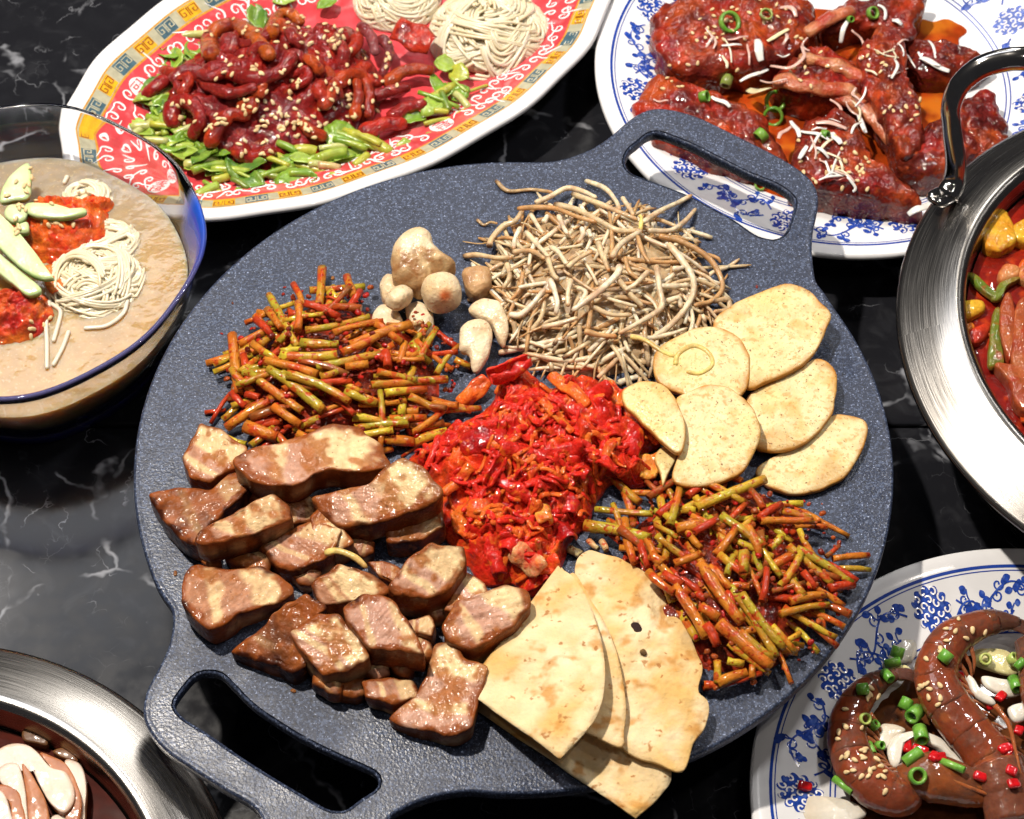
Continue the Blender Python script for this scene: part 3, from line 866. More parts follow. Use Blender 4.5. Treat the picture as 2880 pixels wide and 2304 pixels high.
class Dome:
    def __init__(self, c, rx, ry, h, rot=0.0, base=ZP): self.c, self.rx, self.ry, self.h, self.rot, self.base = c, rx, ry, h, rot, base
    def f(self, x, y):
        dx, dy = x - self.c[0], y - self.c[1]; c, s = math.cos(self.rot), math.sin(self.rot)
        q = ((c * dx + s * dy) / self.rx) ** 2 + ((-s * dx + c * dy) / self.ry) ** 2
        return self.h * max(0.0, 1 - q)
    def rand(self, R, k=1.0):
        a = R.uniform(0, 6.283); q = math.sqrt(R.random()) * k
        u, v = q * self.rx * math.cos(a), q * self.ry * math.sin(a); c, s = math.cos(self.rot), math.sin(self.rot)
        return self.c[0] + c * u - s * v, self.c[1] + s * u + c * v
    def mound(self, amp, nscale, seed, k=.95, n=46, m=18, lev=.7):
        V = []; F = []
        for i in range(m + 1):
            rr = (i / m) * k if i else .01
            for j in range(n):
                a = j * 2 * math.pi / n; w = 1 + .10 * noise.noise(Vector((math.cos(a) * 1.5 + seed, math.sin(a) * 1.5, seed)))
                u, v = rr * w * self.rx * math.cos(a), rr * w * self.ry * math.sin(a); c, s = math.cos(self.rot), math.sin(self.rot)
                x, y = self.c[0] + c * u - s * v, self.c[1] + s * u + c * v
                V.append((x, y, self.base + .02 + (self.h * lev * max(0, 1 - (rr / k) ** 2))))
        V = np.array(V); e = np.repeat(1 - (np.arange(m + 1) / m) ** 6, n)
        V[:, 2] += np.abs(fbm(V, nscale, seed)) * amp * e
        for i in range(m):
            for j in range(n): F.append((i * n + j, (i + 1) * n + j, (i + 1) * n + (j + 1) % n, i * n + (j + 1) % n))
        F.append(tuple(range(n - 1, -1, -1)))
        return V, F

KN = {'g': 'green', 'y': 'yellow', 'o': 'orange', 'r': 'dark red', 'b': 'brown', 'w': 'whitish'}
def stem_tag(lab, grp, w, kind, top):
    sz = 'thick' if w > .25 else 'thin' if w < .165 else 'short' if False else 'slender' if w < .2 else 'sturdy'
    where = 'on top of the heap ' if top else 'half buried in the heap '
    pre = f'{sz} {KN[kind]}'
    return f'{pre} sauced garlic stem {where}' + lab, f'{pre} stems {where}' + lab

def place_stem(reg, x0, y0, x1, y1, w, kind, dome, lev, name, label, group, seed, bend=0.0, lift=0.0):
    q0 = reg(x0, y0, ZP + 1.2); q1 = reg(x1, y1, ZP + 1.2)
    z0 = ZP + w + dome.f(*q0[:2]) * lev + lift; z1 = ZP + w + dome.f(*q1[:2]) * lev + lift
    zm = (z0 + z1) / 2; z0 = z0 * .6 + zm * .4; z1 = z1 * .6 + zm * .4
    return make_stem(reg(x0, y0, z0), reg(x1, y1, z1), w, kind, name, label, group, seed, bend)

LEFT_STEMS = '''830 455 810 700 .25 g;990 510 1040 640 .24 o;1080 600 1000 720 .2 r;480 630 670 970 .2 g;675 680 670 860 .23 o;480 820 600 800 .18 g;390 790 500 890 .2 r;720 860 1140 770 .2 g;900 880 1230 805 .2 o;
1010 960 1410 820 .27 o;690 940 940 950 .25 g;560 1030 930 1020 .28 y;790 1100 1210 1010 .24 g;240 890 285 1280 .28 o;310 1020 340 1240 .2 r;370 950 540 1080 .22 o;480 1110 840 1390 .28 g;360 1140 700 1390 .24 g;
600 1150 1010 1330 .25 g;450 1060 800 1150 .24 o;980 1100 1130 1080 .24 o;820 1170 930 1130 .2 g;1190 1130 1450 1190 .2 g;1150 1220 1650 1180 .24 g;1210 1250 1210 1640 .17 g;980 1260 1190 1340 .23 g;1400 1290 1600 1390 .22 g;
1600 1390 1870 1370 .17 g;200 1500 500 1310 .26 o;330 1490 540 1560 .36 o;180 1450 280 1350 .2 g;100 1470 230 1270 .12 r;60 1400 200 1380 .12 r;160 1540 330 1610 .2 y;510 1360 690 1480 .24 o;580 1500 990 1370 .13 r;
1030 1430 1250 1460 .22 y;1040 1500 1400 1480 .2 g;1270 1440 1510 1430 .2 o;1230 1570 1430 1590 .3 o;1420 1600 1650 1520 .27 y;1240 1000 1260 1100 .25 r;1340 1080 1370 940 .2 o;1460 1060 1580 850 .19 g;1580 1150 1730 960 .17 g;
1700 1050 1800 1100 .18 y;1800 1110 1830 910 .15 b;240 1270 330 1360 .22 r;330 1280 420 1300 .2 r;1110 860 1240 830 .18 g;1420 820 1490 800 .15 w;470 720 560 850 .2 o;860 640 930 660 .08 r;1440 1470 1670 1480 .13 g;1350 1690 1500 1600 .08 b;
750 720 900 700 .2 r;640 560 700 700 .18 o;1130 990 1240 1060 .22 r'''
RIGHT_STEMS = '''100 600 490 680 .32 g;160 500 510 530 .18 g;340 560 400 830 .22 o;610 600 680 340 .22 g;480 430 740 290 .2 b;260 300 430 460 .22 g;740 190 890 370 .30 r;880 270 1050 90 .24 y;770 490 1190 320 .27 y;720 420 820 350 .2 r;
960 280 1050 330 .2 o;1160 570 1480 570 .2 o;1290 510 1470 560 .2 g;920 620 1070 470 .16 b;890 780 1010 620 .22 o;580 820 620 650 .2 g;650 620 820 600 .30 o;540 540 640 460 .2 r;1080 610 1160 780 .24 o;1160 640 1200 860 .2 b;
1220 740 1290 660 .2 y;1060 760 1060 890 .28 g;960 900 1000 780 .17 g;1230 850 1350 780 .26 o;1280 970 1410 760 .2 y;1380 740 1720 950 .2 g;1560 790 1640 720 .13 b;1600 800 1820 780 .17 o;1640 860 1830 870 .15 g;1480 890 1640 920 .18 b;
1440 950 1670 1090 .16 o;1220 1000 1430 950 .15 b;1340 1060 1560 1020 .22 o;1280 1140 1580 1080 .19 g;1170 1060 1200 860 .18 r;1080 960 1190 870 .17 b;800 830 1050 1190 .30 o;880 860 980 990 .2 o;980 970 1260 1400 .21 g;1050 1010 1310 1350 .22 g;
1230 1210 1380 1370 .2 y;910 1190 1230 1460 .34 o;1040 1240 1250 1420 .2 g;640 970 830 1280 .27 o;480 880 640 1010 .22 o;780 1010 830 1050 .2 r;800 1090 910 1160 .26 o;830 1200 900 1330 .26 r;820 1570 920 1560 .22 o;900 1420 900 1560 .2 y;
960 1420 1060 1440 .2 y;900 1560 1080 1490 .28 o;500 780 570 830 .26 o;640 830 800 770 .22 o;200 690 230 750 .16 w;120 690 180 740 .16 w;0 740 70 780 .24 w;1150 560 1290 470 .2 r;690 500 770 510 .2 y;570 900 690 960 .26 r;
1000 1100 960 1000 .2 r;760 640 900 560 .2 r;430 700 480 850 .2 r;1100 380 1180 500 .18 b;1420 880 1500 980 .2 r;1580 980 1730 960 .24 r'''
TB = [(722, 212), (790, 60), (920, 70), (1080, 140), (1200, 280), (1300, 420), (1380, 540), (1470, 720), (1500, 1100), (1440, 1265), (1370, 1440), (1000, 1282), (0, 1400), (0, 400), (600, 180)]
PB = [(370, 1500), (140, 900), (260, 790), (900, 400), (1400, 60), (1700, 300), (1950, 1090), (1930, 1300), (1570, 1640), (1250, 1640), (1000, 1560), (800, 1460)]
KB = [(250, 700), (560, 470), (700, 330), (740, 60), (960, 150), (1600, 300), (1800, 560), (1780, 860), (1450, 940), (1330, 1170), (1100, 1560), (960, 1660), (510, 1450), (180, 830)]
MB_ = [(1130, 720), (1180, 450), (1290, 150), (1800, 150), (1900, 1100), (1650, 900), (1500, 700), (1300, 830)]
def blocked(p): return inreg(p, ZT, TB) or inreg(p, ZQ, PB) or inreg(p, ZK, KB) or inreg(p, Z5, MB_)
DL = Dome(Z5(960, 1090, ZP + .8)[:2], 6.0, 5.6, 2.1, .0); DR = Dome(ZS(930, 870, ZP + .8)[:2], 6.0, 6.6, 2.0, -.7)
R = random.Random(11)
for txt, reg, dome, lab, grp, fill in ((LEFT_STEMS, Z5, DL, 'beside the mushrooms', 'garlic stems heaped beside the mushrooms', 140),
                                  (RIGHT_STEMS, ZS, DR, 'between potatoes and flatbread', 'garlic stems heaped between potatoes and flatbread', 140)):
    for i, s in enumerate(txt.replace('\n', '').split(';')):
        x0, y0, x1, y1, w, k = s.split(); x0, y0, x1, y1, w = map(float, (x0, y0, x1, y1, w))
        place_stem(reg, x0, y0, x1, y1, w * .92, k, dome, R.uniform(.78, 1.02), 'garlic_stem', *stem_tag(lab, grp, w, k, True), i * 1.7 + fill, R.uniform(-.05, .05))
    for i in range(fill):
        x, y = dome.rand(R, .86); h = dome.f(x, y); a = R.gauss(.15, .55) if dome is DL else R.gauss(-.75, .55); L = R.uniform(.6, 1.3); w = R.uniform(.13, .21)
        if blocked((x, y, ZP + h * .6)): continue
        z = ZP + w + h * R.uniform(.3, .93); d = np.array([math.cos(a) * L, math.sin(a) * L, R.uniform(-.25, .25)])
        p = np.array([x, y, z]); p0, p1 = p - d, p + d
        if blocked(p0) or blocked(p1): continue
        p0[2] = max(p0[2], ZP + w); p1[2] = max(p1[2], ZP + w)
        kk = R.choice('ggooyrby')
        make_stem(p0, p1, w, kk, 'garlic_stem', *stem_tag(lab, grp, w, kk, False), i * 3.1 + 500, R.uniform(-.05, .05))
    V, F = dome.mound(.35, 1.3, fill + dome.h, k=.72, lev=.58)
    c = mixc((.40, .030, .008), (.10, .016, .006), .5 + 1.2 * fbm(V, 1.4, 3))
    a = Acc().add((V, F), c)
    for i in range(330):                                            # chopped garlic and chilli clinging in the heap
        x, y = dome.rand(R, .88); z = ZP + .1 + dome.f(x, y) * R.uniform(.7, 1.04)
        if blocked((x, y, z)): continue
        s = R.uniform(.05, .13)
        a.add(blob((x, y, z), axes_z(R.uniform(0, 6), R.uniform(-.5, .5)), (s * 1.3, s, s * .8), 3, 2.3, .06, 3, i), R.choice(((.36, .012, .008), (.24, .03, .010), (.14, .012, .006), (.30, .06, .012))))
    tag(a.build('stem_sauce', SAUCE), 'dark red chilli sauce and bits among the ' + grp, 'sauce', kind='stuff')

# ------------------------------------------------------------------ bean sprouts
SPR = '''300 75 390 150 560 140 720 160|.12 d;590 240 700 190 820 130 930 150 1040 200|.17 p;960 75 1100 130 1180 220 1210 290|.15 p;160 360 210 400 260 380 310 390|.09 d;250 560 270 500 350 410 440 370 490 300|.18 t;
460 280 600 270 740 280 900 340 1040 380|.15 b;730 250 900 290 1060 370 1200 440 1380 440|.18 t;860 170 1050 240 1240 320 1340 360|.17 t;1380 380 1520 290 1650 230 1740 180|.16 p;1420 440 1580 440 1690 370 1770 280|.15 p;
1500 480 1680 530 1860 640 1950 780 1960 880 1880 960 1760 990|.17 b;1570 540 1660 650 1750 800 1730 950 1600 1120 1440 1240|.19 p;1210 700 1190 760 1090 860 960 960 860 1030|.20 w;400 1060 480 1060 560 990 660 870|.18 w;
700 800 730 880 750 970 740 1060|.16 w;1480 700 1500 850 1520 990 1450 1060 1200 1200|.17 p;320 1340 500 1300 680 1260 830 1230|.17 w;910 1130 920 1280 930 1400|.14 t;1040 1430 1160 1350 1290 1290|.16 p;
950 1180 1070 1210 1190 1220|.16 b;1290 1220 1400 1250 1520 1330 1620 1370|.14 y;1620 1430 1640 1350 1750 1290 1860 1340 1890 1430 1800 1490 1700 1480|.15 y;820 720 900 650 1010 590|.15 t;1150 640 1220 540 1370 440|.18 p;
520 450 620 560 690 640|.15 p;380 680 400 780 350 870|.15 t;500 750 470 880 400 960|.13 b;650 380 680 330|.16 w;1200 800 1300 920 1380 1000|.16 t;1500 850 1620 850 1720 840|.17 p;60 630 160 620 300 640 420 640|.15 t;
420 600 560 590 660 650|.15 t;1340 480 1380 600 1430 680|.13 b;680 640 720 760 760 800|.15 t;900 860 960 900 900 1000|.14 p;1420 740 1330 830 1250 880|.15 p;560 1180 630 1080 660 960|.14 t;1890 960 2000 950 2010 1020 1900 1040|.17 t;
1320 1400 1430 1410 1540 1370|.15 t;1200 1560 1320 1520 1450 1490|.17 w;840 1220 870 1320 880 1420|.11 b;850 800 830 900 830 1000|.15 p;1560 960 1640 940 1660 1010|.17 p;930 420 940 470 900 530|.14 w;980 440 1000 490|.14 w;
1230 200 1290 290 1310 330|.15 p;1050 520 1080 620 1120 700|.16 t;430 1110 440 1190 420 1250|.15 t;1360 450 1370 350 1350 330|.13 y;700 560 760 600 820 690|.15 p;1250 640 1280 740 1350 800|.13 b;600 500 560 600 540 700|.13 w;
760 330 800 420 830 470|.14 w;1120 560 1100 650 1130 740|.14 t;1600 720 1640 720 1680 710|.15 w;480 420 440 500 430 580|.14 w;640 1150 780 1120 900 1080|.15 p;1010 1000 1150 1060 1300 1060|.14 t'''
DS = Dome(Z6(1060, 800, ZP + 1)[:2], 6.2, 5.8, 2.15)
SC_ = {'w': (.72, .63, .48), 'p': (.66, .55, .38), 't': (.56, .43, .26), 'y': (.68, .54, .18), 'b': (.46, .27, .12), 'd': (.40, .27, .14)}
def sprout(path, r, kind, name, seed):
    n = len(path); t = np.linspace(0, 1, n)
    rr = r * (1.0 - .25 * t) * (1 + .07 * np.sin(t * 9 + seed)); rr[-1] *= .55; rr[0] *= .8
    V, F = tube(path, rr, 8, flat=.9)
    tt = np.repeat(t, 8)
    c = mixc(SC_[kind], (.40, .17, .05), .06 + .75 * fbm(V, .8, seed, 2) + .5 * sm(tt, .85, 1))
    c = mixc(c, (.10, .045, .02), sm(.08 - tt, 0, .08) * (kind in 'dt'))
    return V, F, c
R = random.Random(5)
for i, s in enumerate(SPR.replace('\n', '').split(';')):
    a, b = s.split('|'); v = [float(x) for x in a.split()]; r, k = b.split(); r = float(r); lev = R.uniform(.9, 1.08)
    pts = []
    for x, y in zip(v[::2], v[1::2]):
        q = Z6(x, y, ZP + 1.5); z = ZP + r + DS.f(*q[:2]) * lev
        if k == 'y' and x > 1280: z = ZP + 1.55
        pts.append(Z6(x, y, z))
    V, F, c = sprout(spline(pts, max(8, 6 * len(pts))), r * .92, k, '', i * 2.3)
    o = mk('bean_sprout', V, F, SPROUT, col=c)
    if i == 0: tag(o, 'bean sprout with a dark curled tip trailing from the top of the sprout heap', 'bean sprout')
    elif i == 21: tag(o, 'yellow bean sprout curled in a loop on a potato slice', 'bean sprout')
    else:
        w_ = {'w': 'whitish', 'p': 'pale beige', 't': 'tan', 'y': 'yellow', 'b': 'brown', 'd': 'dark-tipped'}[k]; l_ = 'long' if len(v) > 8 else 'short' if len(v) < 6 else 'curved'
        tag(o, f'{l_} {w_} bean sprout on the tangled heap below the far handle', 'bean sprout', f'{l_} {w_} bean sprouts on the heap')
a = Acc()
for i in range(420):
    x, y = DS.rand(R, .80); h = DS.f(x, y); z = ZP + .1 + h * R.uniform(.1, .80); an = R.uniform(0, 6.28); L = R.uniform(.9, 2.3); cu = R.choice((-1, 1)) * R.uniform(.5, 1.7)
    pts = []
    for t in (-1, -.5, 0, .5, 1):
        b = an + cu * t; px, py = x + math.cos(an) * L * t + math.cos(b) * .8, y + math.sin(an) * L * t + math.sin(b) * .8
        pts.append((px, py, max(ZP + .1, min(z + R.uniform(-.15, .15), ZP + .12 + DS.f(px, py)))))
    thin = R.random() < .28
    V, F, c = sprout(spline(pts, 13), R.uniform(.04, .07) if thin else R.uniform(.085, .135), R.choice('bbdt') if thin else R.choice('wpttpptbb'), '', i * 1.3)
    a.add((V, F), c)
V, F = DS.mound(.4, 1.2, 9, k=.86, lev=.62); a.add((V, F), mixc((.46, .33, .19), (.26, .15, .07), .5 + fbm(V, 1.3, 4)))
tag(a.build('bean_sprout_tangle', SPROUT), 'matted mass of fried bean sprouts inside the heap', 'bean sprouts', kind='stuff')

# ------------------------------------------------------------------ mushrooms
def piece(reg, pts, z, thick, matl, name, label, cat, colf, group=None, n=44, rnd=.3, namp=.08, nscale=1.2, seed=0.0, tilt=(0, 0), bulge=.05, rings=8, edgeamp=.06, taper=.06, sharp=False):
    """solid piece whose top edge runs through these points of the crop"""
    P3 = reg.poly(pts, z)
    c = P3.mean(0)
    q = []
    for (x, y), p in zip(pts, P3):
        zz = z + tilt[0] * (p[0] - c[0]) + tilt[1] * (p[1] - c[1]); q.append(reg(x, y, zz))
    o = cpoly(np.array(q), n, 4) if sharp else cspline(np.array(q), n)
    V, F, rho, side = slab(o, thick, None, rings, rnd, bulge, seed, namp, nscale, edgeamp, taper)
    if sharp:                                   # meat fibres
        u_ = V[:, 0] * math.cos(seed) + V[:, 1] * math.sin(seed); v_ = -V[:, 0] * math.sin(seed) + V[:, 1] * math.cos(seed)
        V[:, 2] += (.045 * fbm(np.c_[u_ * 3.4, v_ * .9, V[:, 2] * .5], 1.0, seed, 3) + .03 * fbm(V, 2.6, seed + 7, 2)) * (side < .05) * sm(.99 - rho, 0, .15)
    ob = mk(name, V, F, matl, col=colf(V, rho, side))
    return tag(ob, label, cat, group)
CRM, CRM2, GRL = (.72, .60, .42), (.60, .42, .22), (.27, .115, .035)
def mcol(seed, am=.25, lo=None):
    def f(V, rho, side):
        c = mixc(CRM, CRM2, .25 + am + fbm(V, .9, seed, 2) * .7)
        if lo is not None:
            y = V[:, 1]; k = sm(-(y - y.min()) / (y.max() - y.min()) + lo + fbm(V, 1.3, seed) * .12, -.05, .05); c = mixc(c, mixc(GRL, CRM2, .4 + fbm(V, 2.4, seed)), k)
        return mixc(c, CRM2, side * .5)
    return f
piece(Z5, [(1160, 830), (1170, 720), (1240, 670), (1330, 720), (1370, 850), (1300, 960), (1210, 930)], ZP + .7, .6, MUSH, 'mushroom_slice', 'pale mushroom slice tucked behind the garlic stems', 'mushroom', mcol(1))
piece(Z5, [(1370, 700), (1450, 650), (1540, 720), (1560, 830), (1500, 880), (1420, 840)], ZP + .9, .7, MUSH, 'mushroom_slice', 'white mushroom slice below the two round mushroom ends', 'mushroom', mcol(2, .05))
piece(Z5, [(1210, 540), (1250, 470), (1330, 500), (1340, 590), (1280, 650), (1220, 620)], ZP + 1.3, .9, MUSH, 'mushroom_piece', 'pale mushroom piece left of the browned mushroom', 'mushroom', mcol(3))
V, F = blob(Z5(1335, 645, ZP + 1.5), axes_z(.9, .3), (.72, .5, .5), 8, 2.4, .06, 1.5, 3); tag(mk('mushroom_end', V, F, MUSH, col=mcol(4)(V, V[:, 0] * 0, V[:, 0] * 0)), 'small cream mushroom end beside the browned mushroom', 'mushroom')
piece(Z5, [(1280, 400), (1290, 290), (1350, 200), (1450, 160), (1530, 190), (1560, 270), (1620, 330), (1705, 395), (1650, 440), (1560, 470), (1480, 560), (1390, 530), (1290, 490)], ZP + 2.5, 1.3, MUSH, 'mushroom_piece', 'browned mushroom chunk topping the mushroom pile', 'mushroom', mcol(5, .1, .55), rnd=.4, tilt=(0, .25), bulge=.2)
V, F = blob(Z5(1612, 615, ZP + 1.6), axes_z(.3, .1), (.92, .88, .95), 9, 2.5, .05, 1.2, 9)
c = mixc(mcol(6)(V, V[:, 0] * 0, V[:, 0] * 0), (.60, .12, .02), sm(.45 - np.linalg.norm(V - Z5(1640, 640, ZP + 2.3), axis=1), 0, .3) * .9)
tag(mk('mushroom_end', V, F, MUSH, col=c), 'round mushroom end with an orange sauce spot', 'mushroom')
piece(Z6, [(50, 730), (90, 680), (240, 690), (270, 790), (250, 850), (150, 900), (80, 830)], ZP + 1.2, 1.0, MUSH, 'mushroom_piece', 'brown glazed mushroom piece against the bean sprouts', 'mushroom', lambda V, r, s: mixc((.36, .19, .085), (.50, .31, .15), .5 + fbm(V, 1.5, 4)))
piece(Z6, [(100, 1000), (190, 930), (310, 940), (375, 1040), (392, 1160), (365, 1275), (320, 1240), (260, 1110), (170, 1070)], ZP + 1.2, .45, MUSH, 'mushroom_slice', 'long cream mushroom slice leaning on the sprouts', 'mushroom', mcol(7, 0), tilt=(.1, .25))
piece(Z6, [(40, 1140), (130, 1075), (225, 1085), (272, 1170), (262, 1290), (205, 1420), (150, 1468), (118, 1430), (100, 1320), (30, 1290)], ZP + 1.25, .5, MUSH, 'mushroom_slice', 'front cream mushroom slice above the red kimchi', 'mushroom', mcol(8, 0), tilt=(0, .2))

# ------------------------------------------------------------------ potatoes
def pcol(seed, br=.2):
    def f(V, rho, side):
        c = mixc((.72, .62, .35), (.68, .51, .17), br + fbm(V, .5, seed, 2) * .6)
        return mixc(c, (.46, .19, .028), sm(rho + .05 * fbm(V, 1.2, seed), .92, 1.0) * .85 + side * .4 + sm(fbm(V, .5, seed + 9, 2) + .5 * (rho - .6), .25, .8) * .45)
    return f
POTS = [
 ([(1110, 1480), (1200, 1390), (1480, 1240), (1660, 1080), (1790, 1062), (1920, 1100), (1932, 1220), (1870, 1380), (1740, 1530), (1570, 1612), (1400, 1638), (1250, 1610), (1150, 1545)], .50, .45, (0.0, .02), 'fried potato slice nearest the griddle rim, lowest of the fan'),
 ([(1040, 940), (1200, 830), (1400, 730), (1560, 640), (1680, 700), (1712, 820), (1690, 1000), (1620, 1130), (1480, 1260), (1330, 1320), (1170, 1322), (1070, 1240)], .95, .45, (.02, .03), 'fried potato slice lying over the lowest one'),
 ([(800, 400), (930, 255), (1120, 165), (1330, 92), (1480, 130), (1595, 230), (1665, 325), (1625, 450), (1530, 620), (1380, 740), (1200, 815), (1040, 858), (880, 700)], 1.35, .5, (.03, .0), 'large fried potato slice farthest back with browned lower edge'),
 ([(380, 600), (540, 480), (700, 412), (850, 420), (990, 490), (1062, 600), (1074, 720), (1022, 890), (850, 960), (560, 900), (380, 800)], 1.5, .45, (-.02, .02), 'pale fried potato slice carrying a curled bean sprout'),
 ([(520, 960), (620, 880), (770, 838), (920, 860), (1040, 950), (1122, 1070), (1142, 1220), (1085, 1380), (985, 1500), (750, 1580), (500, 1540), (560, 1250)], 1.75, .5, (0, .05), 'fried potato slice in the middle under a green stem tip'),
 ([(410, 1480), (370, 1370), (440, 1285), (530, 1350), (470, 1490), (430, 1580)], 1.3, .4, (0, 0), 'small corner of potato slice showing beside the kimchi'),
 ([(138, 885), (260, 810), (400, 820), (500, 900), (562, 1030), (600, 1170), (562, 1345), (420, 1255), (270, 1105), (160, 1000)], 2.1, .45, (.10, .03), 'golden potato slice touching the kimchi, with a browned spot'),
]
for i, (pts, z, th, ti, lab) in enumerate(POTS):
    piece(ZQ, pts, ZP + z, th * .72, POT_M, 'potato_slice', lab, 'potato slice', pcol(i * 5.3, .15 + .25 * (i == 6)), 'fried potato slices fanned on the griddle', n=72, rnd=.10, namp=.07, nscale=.5, seed=i * 3.7, tilt=ti, bulge=.06, rings=10, edgeamp=.05, taper=.02)

# ------------------------------------------------------------------ grilled pork
FAT, MEAT, PINK, BRN, CHAR = (.72, .52, .28), (.42, .20, .11), (.54, .32, .24), (.22, .052, .009), (.030, .006, .003)
def kcol(seed, band=0.0, roast=.2, pink=.3, freq=.9, angl=0.0):
    """a band of fat against lean meat, fine grain, seared rim and sides"""
    def f(V, rho, side):
        u = V[:, 0] * math.cos(angl) + V[:, 1] * math.sin(angl); u = (u - u.min()) / (u.max() - u.min()) + .09 * fbm(V, .6, seed, 2)
        v = -V[:, 0] * math.sin(angl) + V[:, 1] * math.cos(angl)
        fat = np.clip(sm(u, .60 - .35 * band, .68 - .35 * band) + .9 * sm(.075 - np.abs(u - .30), 0, .05), 0, 1)
        c = mixc(mixc(MEAT, PINK, pink + .6 * fbm(V, .5, seed + 1, 2)), FAT, fat)
        c = mixc(c, (.24, .085, .032), (.24 - .12 * fat) * sm(np.sin(u * 26 + v * 1.2 + 3.5 * fbm(V, .8, seed + 2, 2)), .25, .95))
        sear = sm(fbm(V, .9, seed + 21, 3), .04, .34)
        c = mixc(c, (.32, .10, .018), .85 * sear)
        c = mixc(c, BRN, np.clip(roast * 1.05 - .08 + .3 * fbm(V, .6, seed + 4) + .9 * sm(side, .10, .42) + 1.0 * sm(rho + .25 * fbm(V, 1.1, seed + 3), .76, .96), 0, .97))
        c = mixc(c, FAT, .55 * sm(side, .3, .4) * sm(np.sin(side * 9 + 1.5 * fbm(V, .9, seed + 12, 2) + seed), .3, .8) * (roast < .5))     # layers seen on the cut side
        return mixc(c, CHAR, np.clip((roast + .22) * (sm(rho + .15 * fbm(V, 1.5, seed + 2), .86, 1.0) * 1.0 + side * .35) * (.6 + 2.0 * fbm(V, 1.2, seed + 6)) + (roast > .6) * .9 * fbm(V, 1.0, seed + 8), 0, .95))
    return f
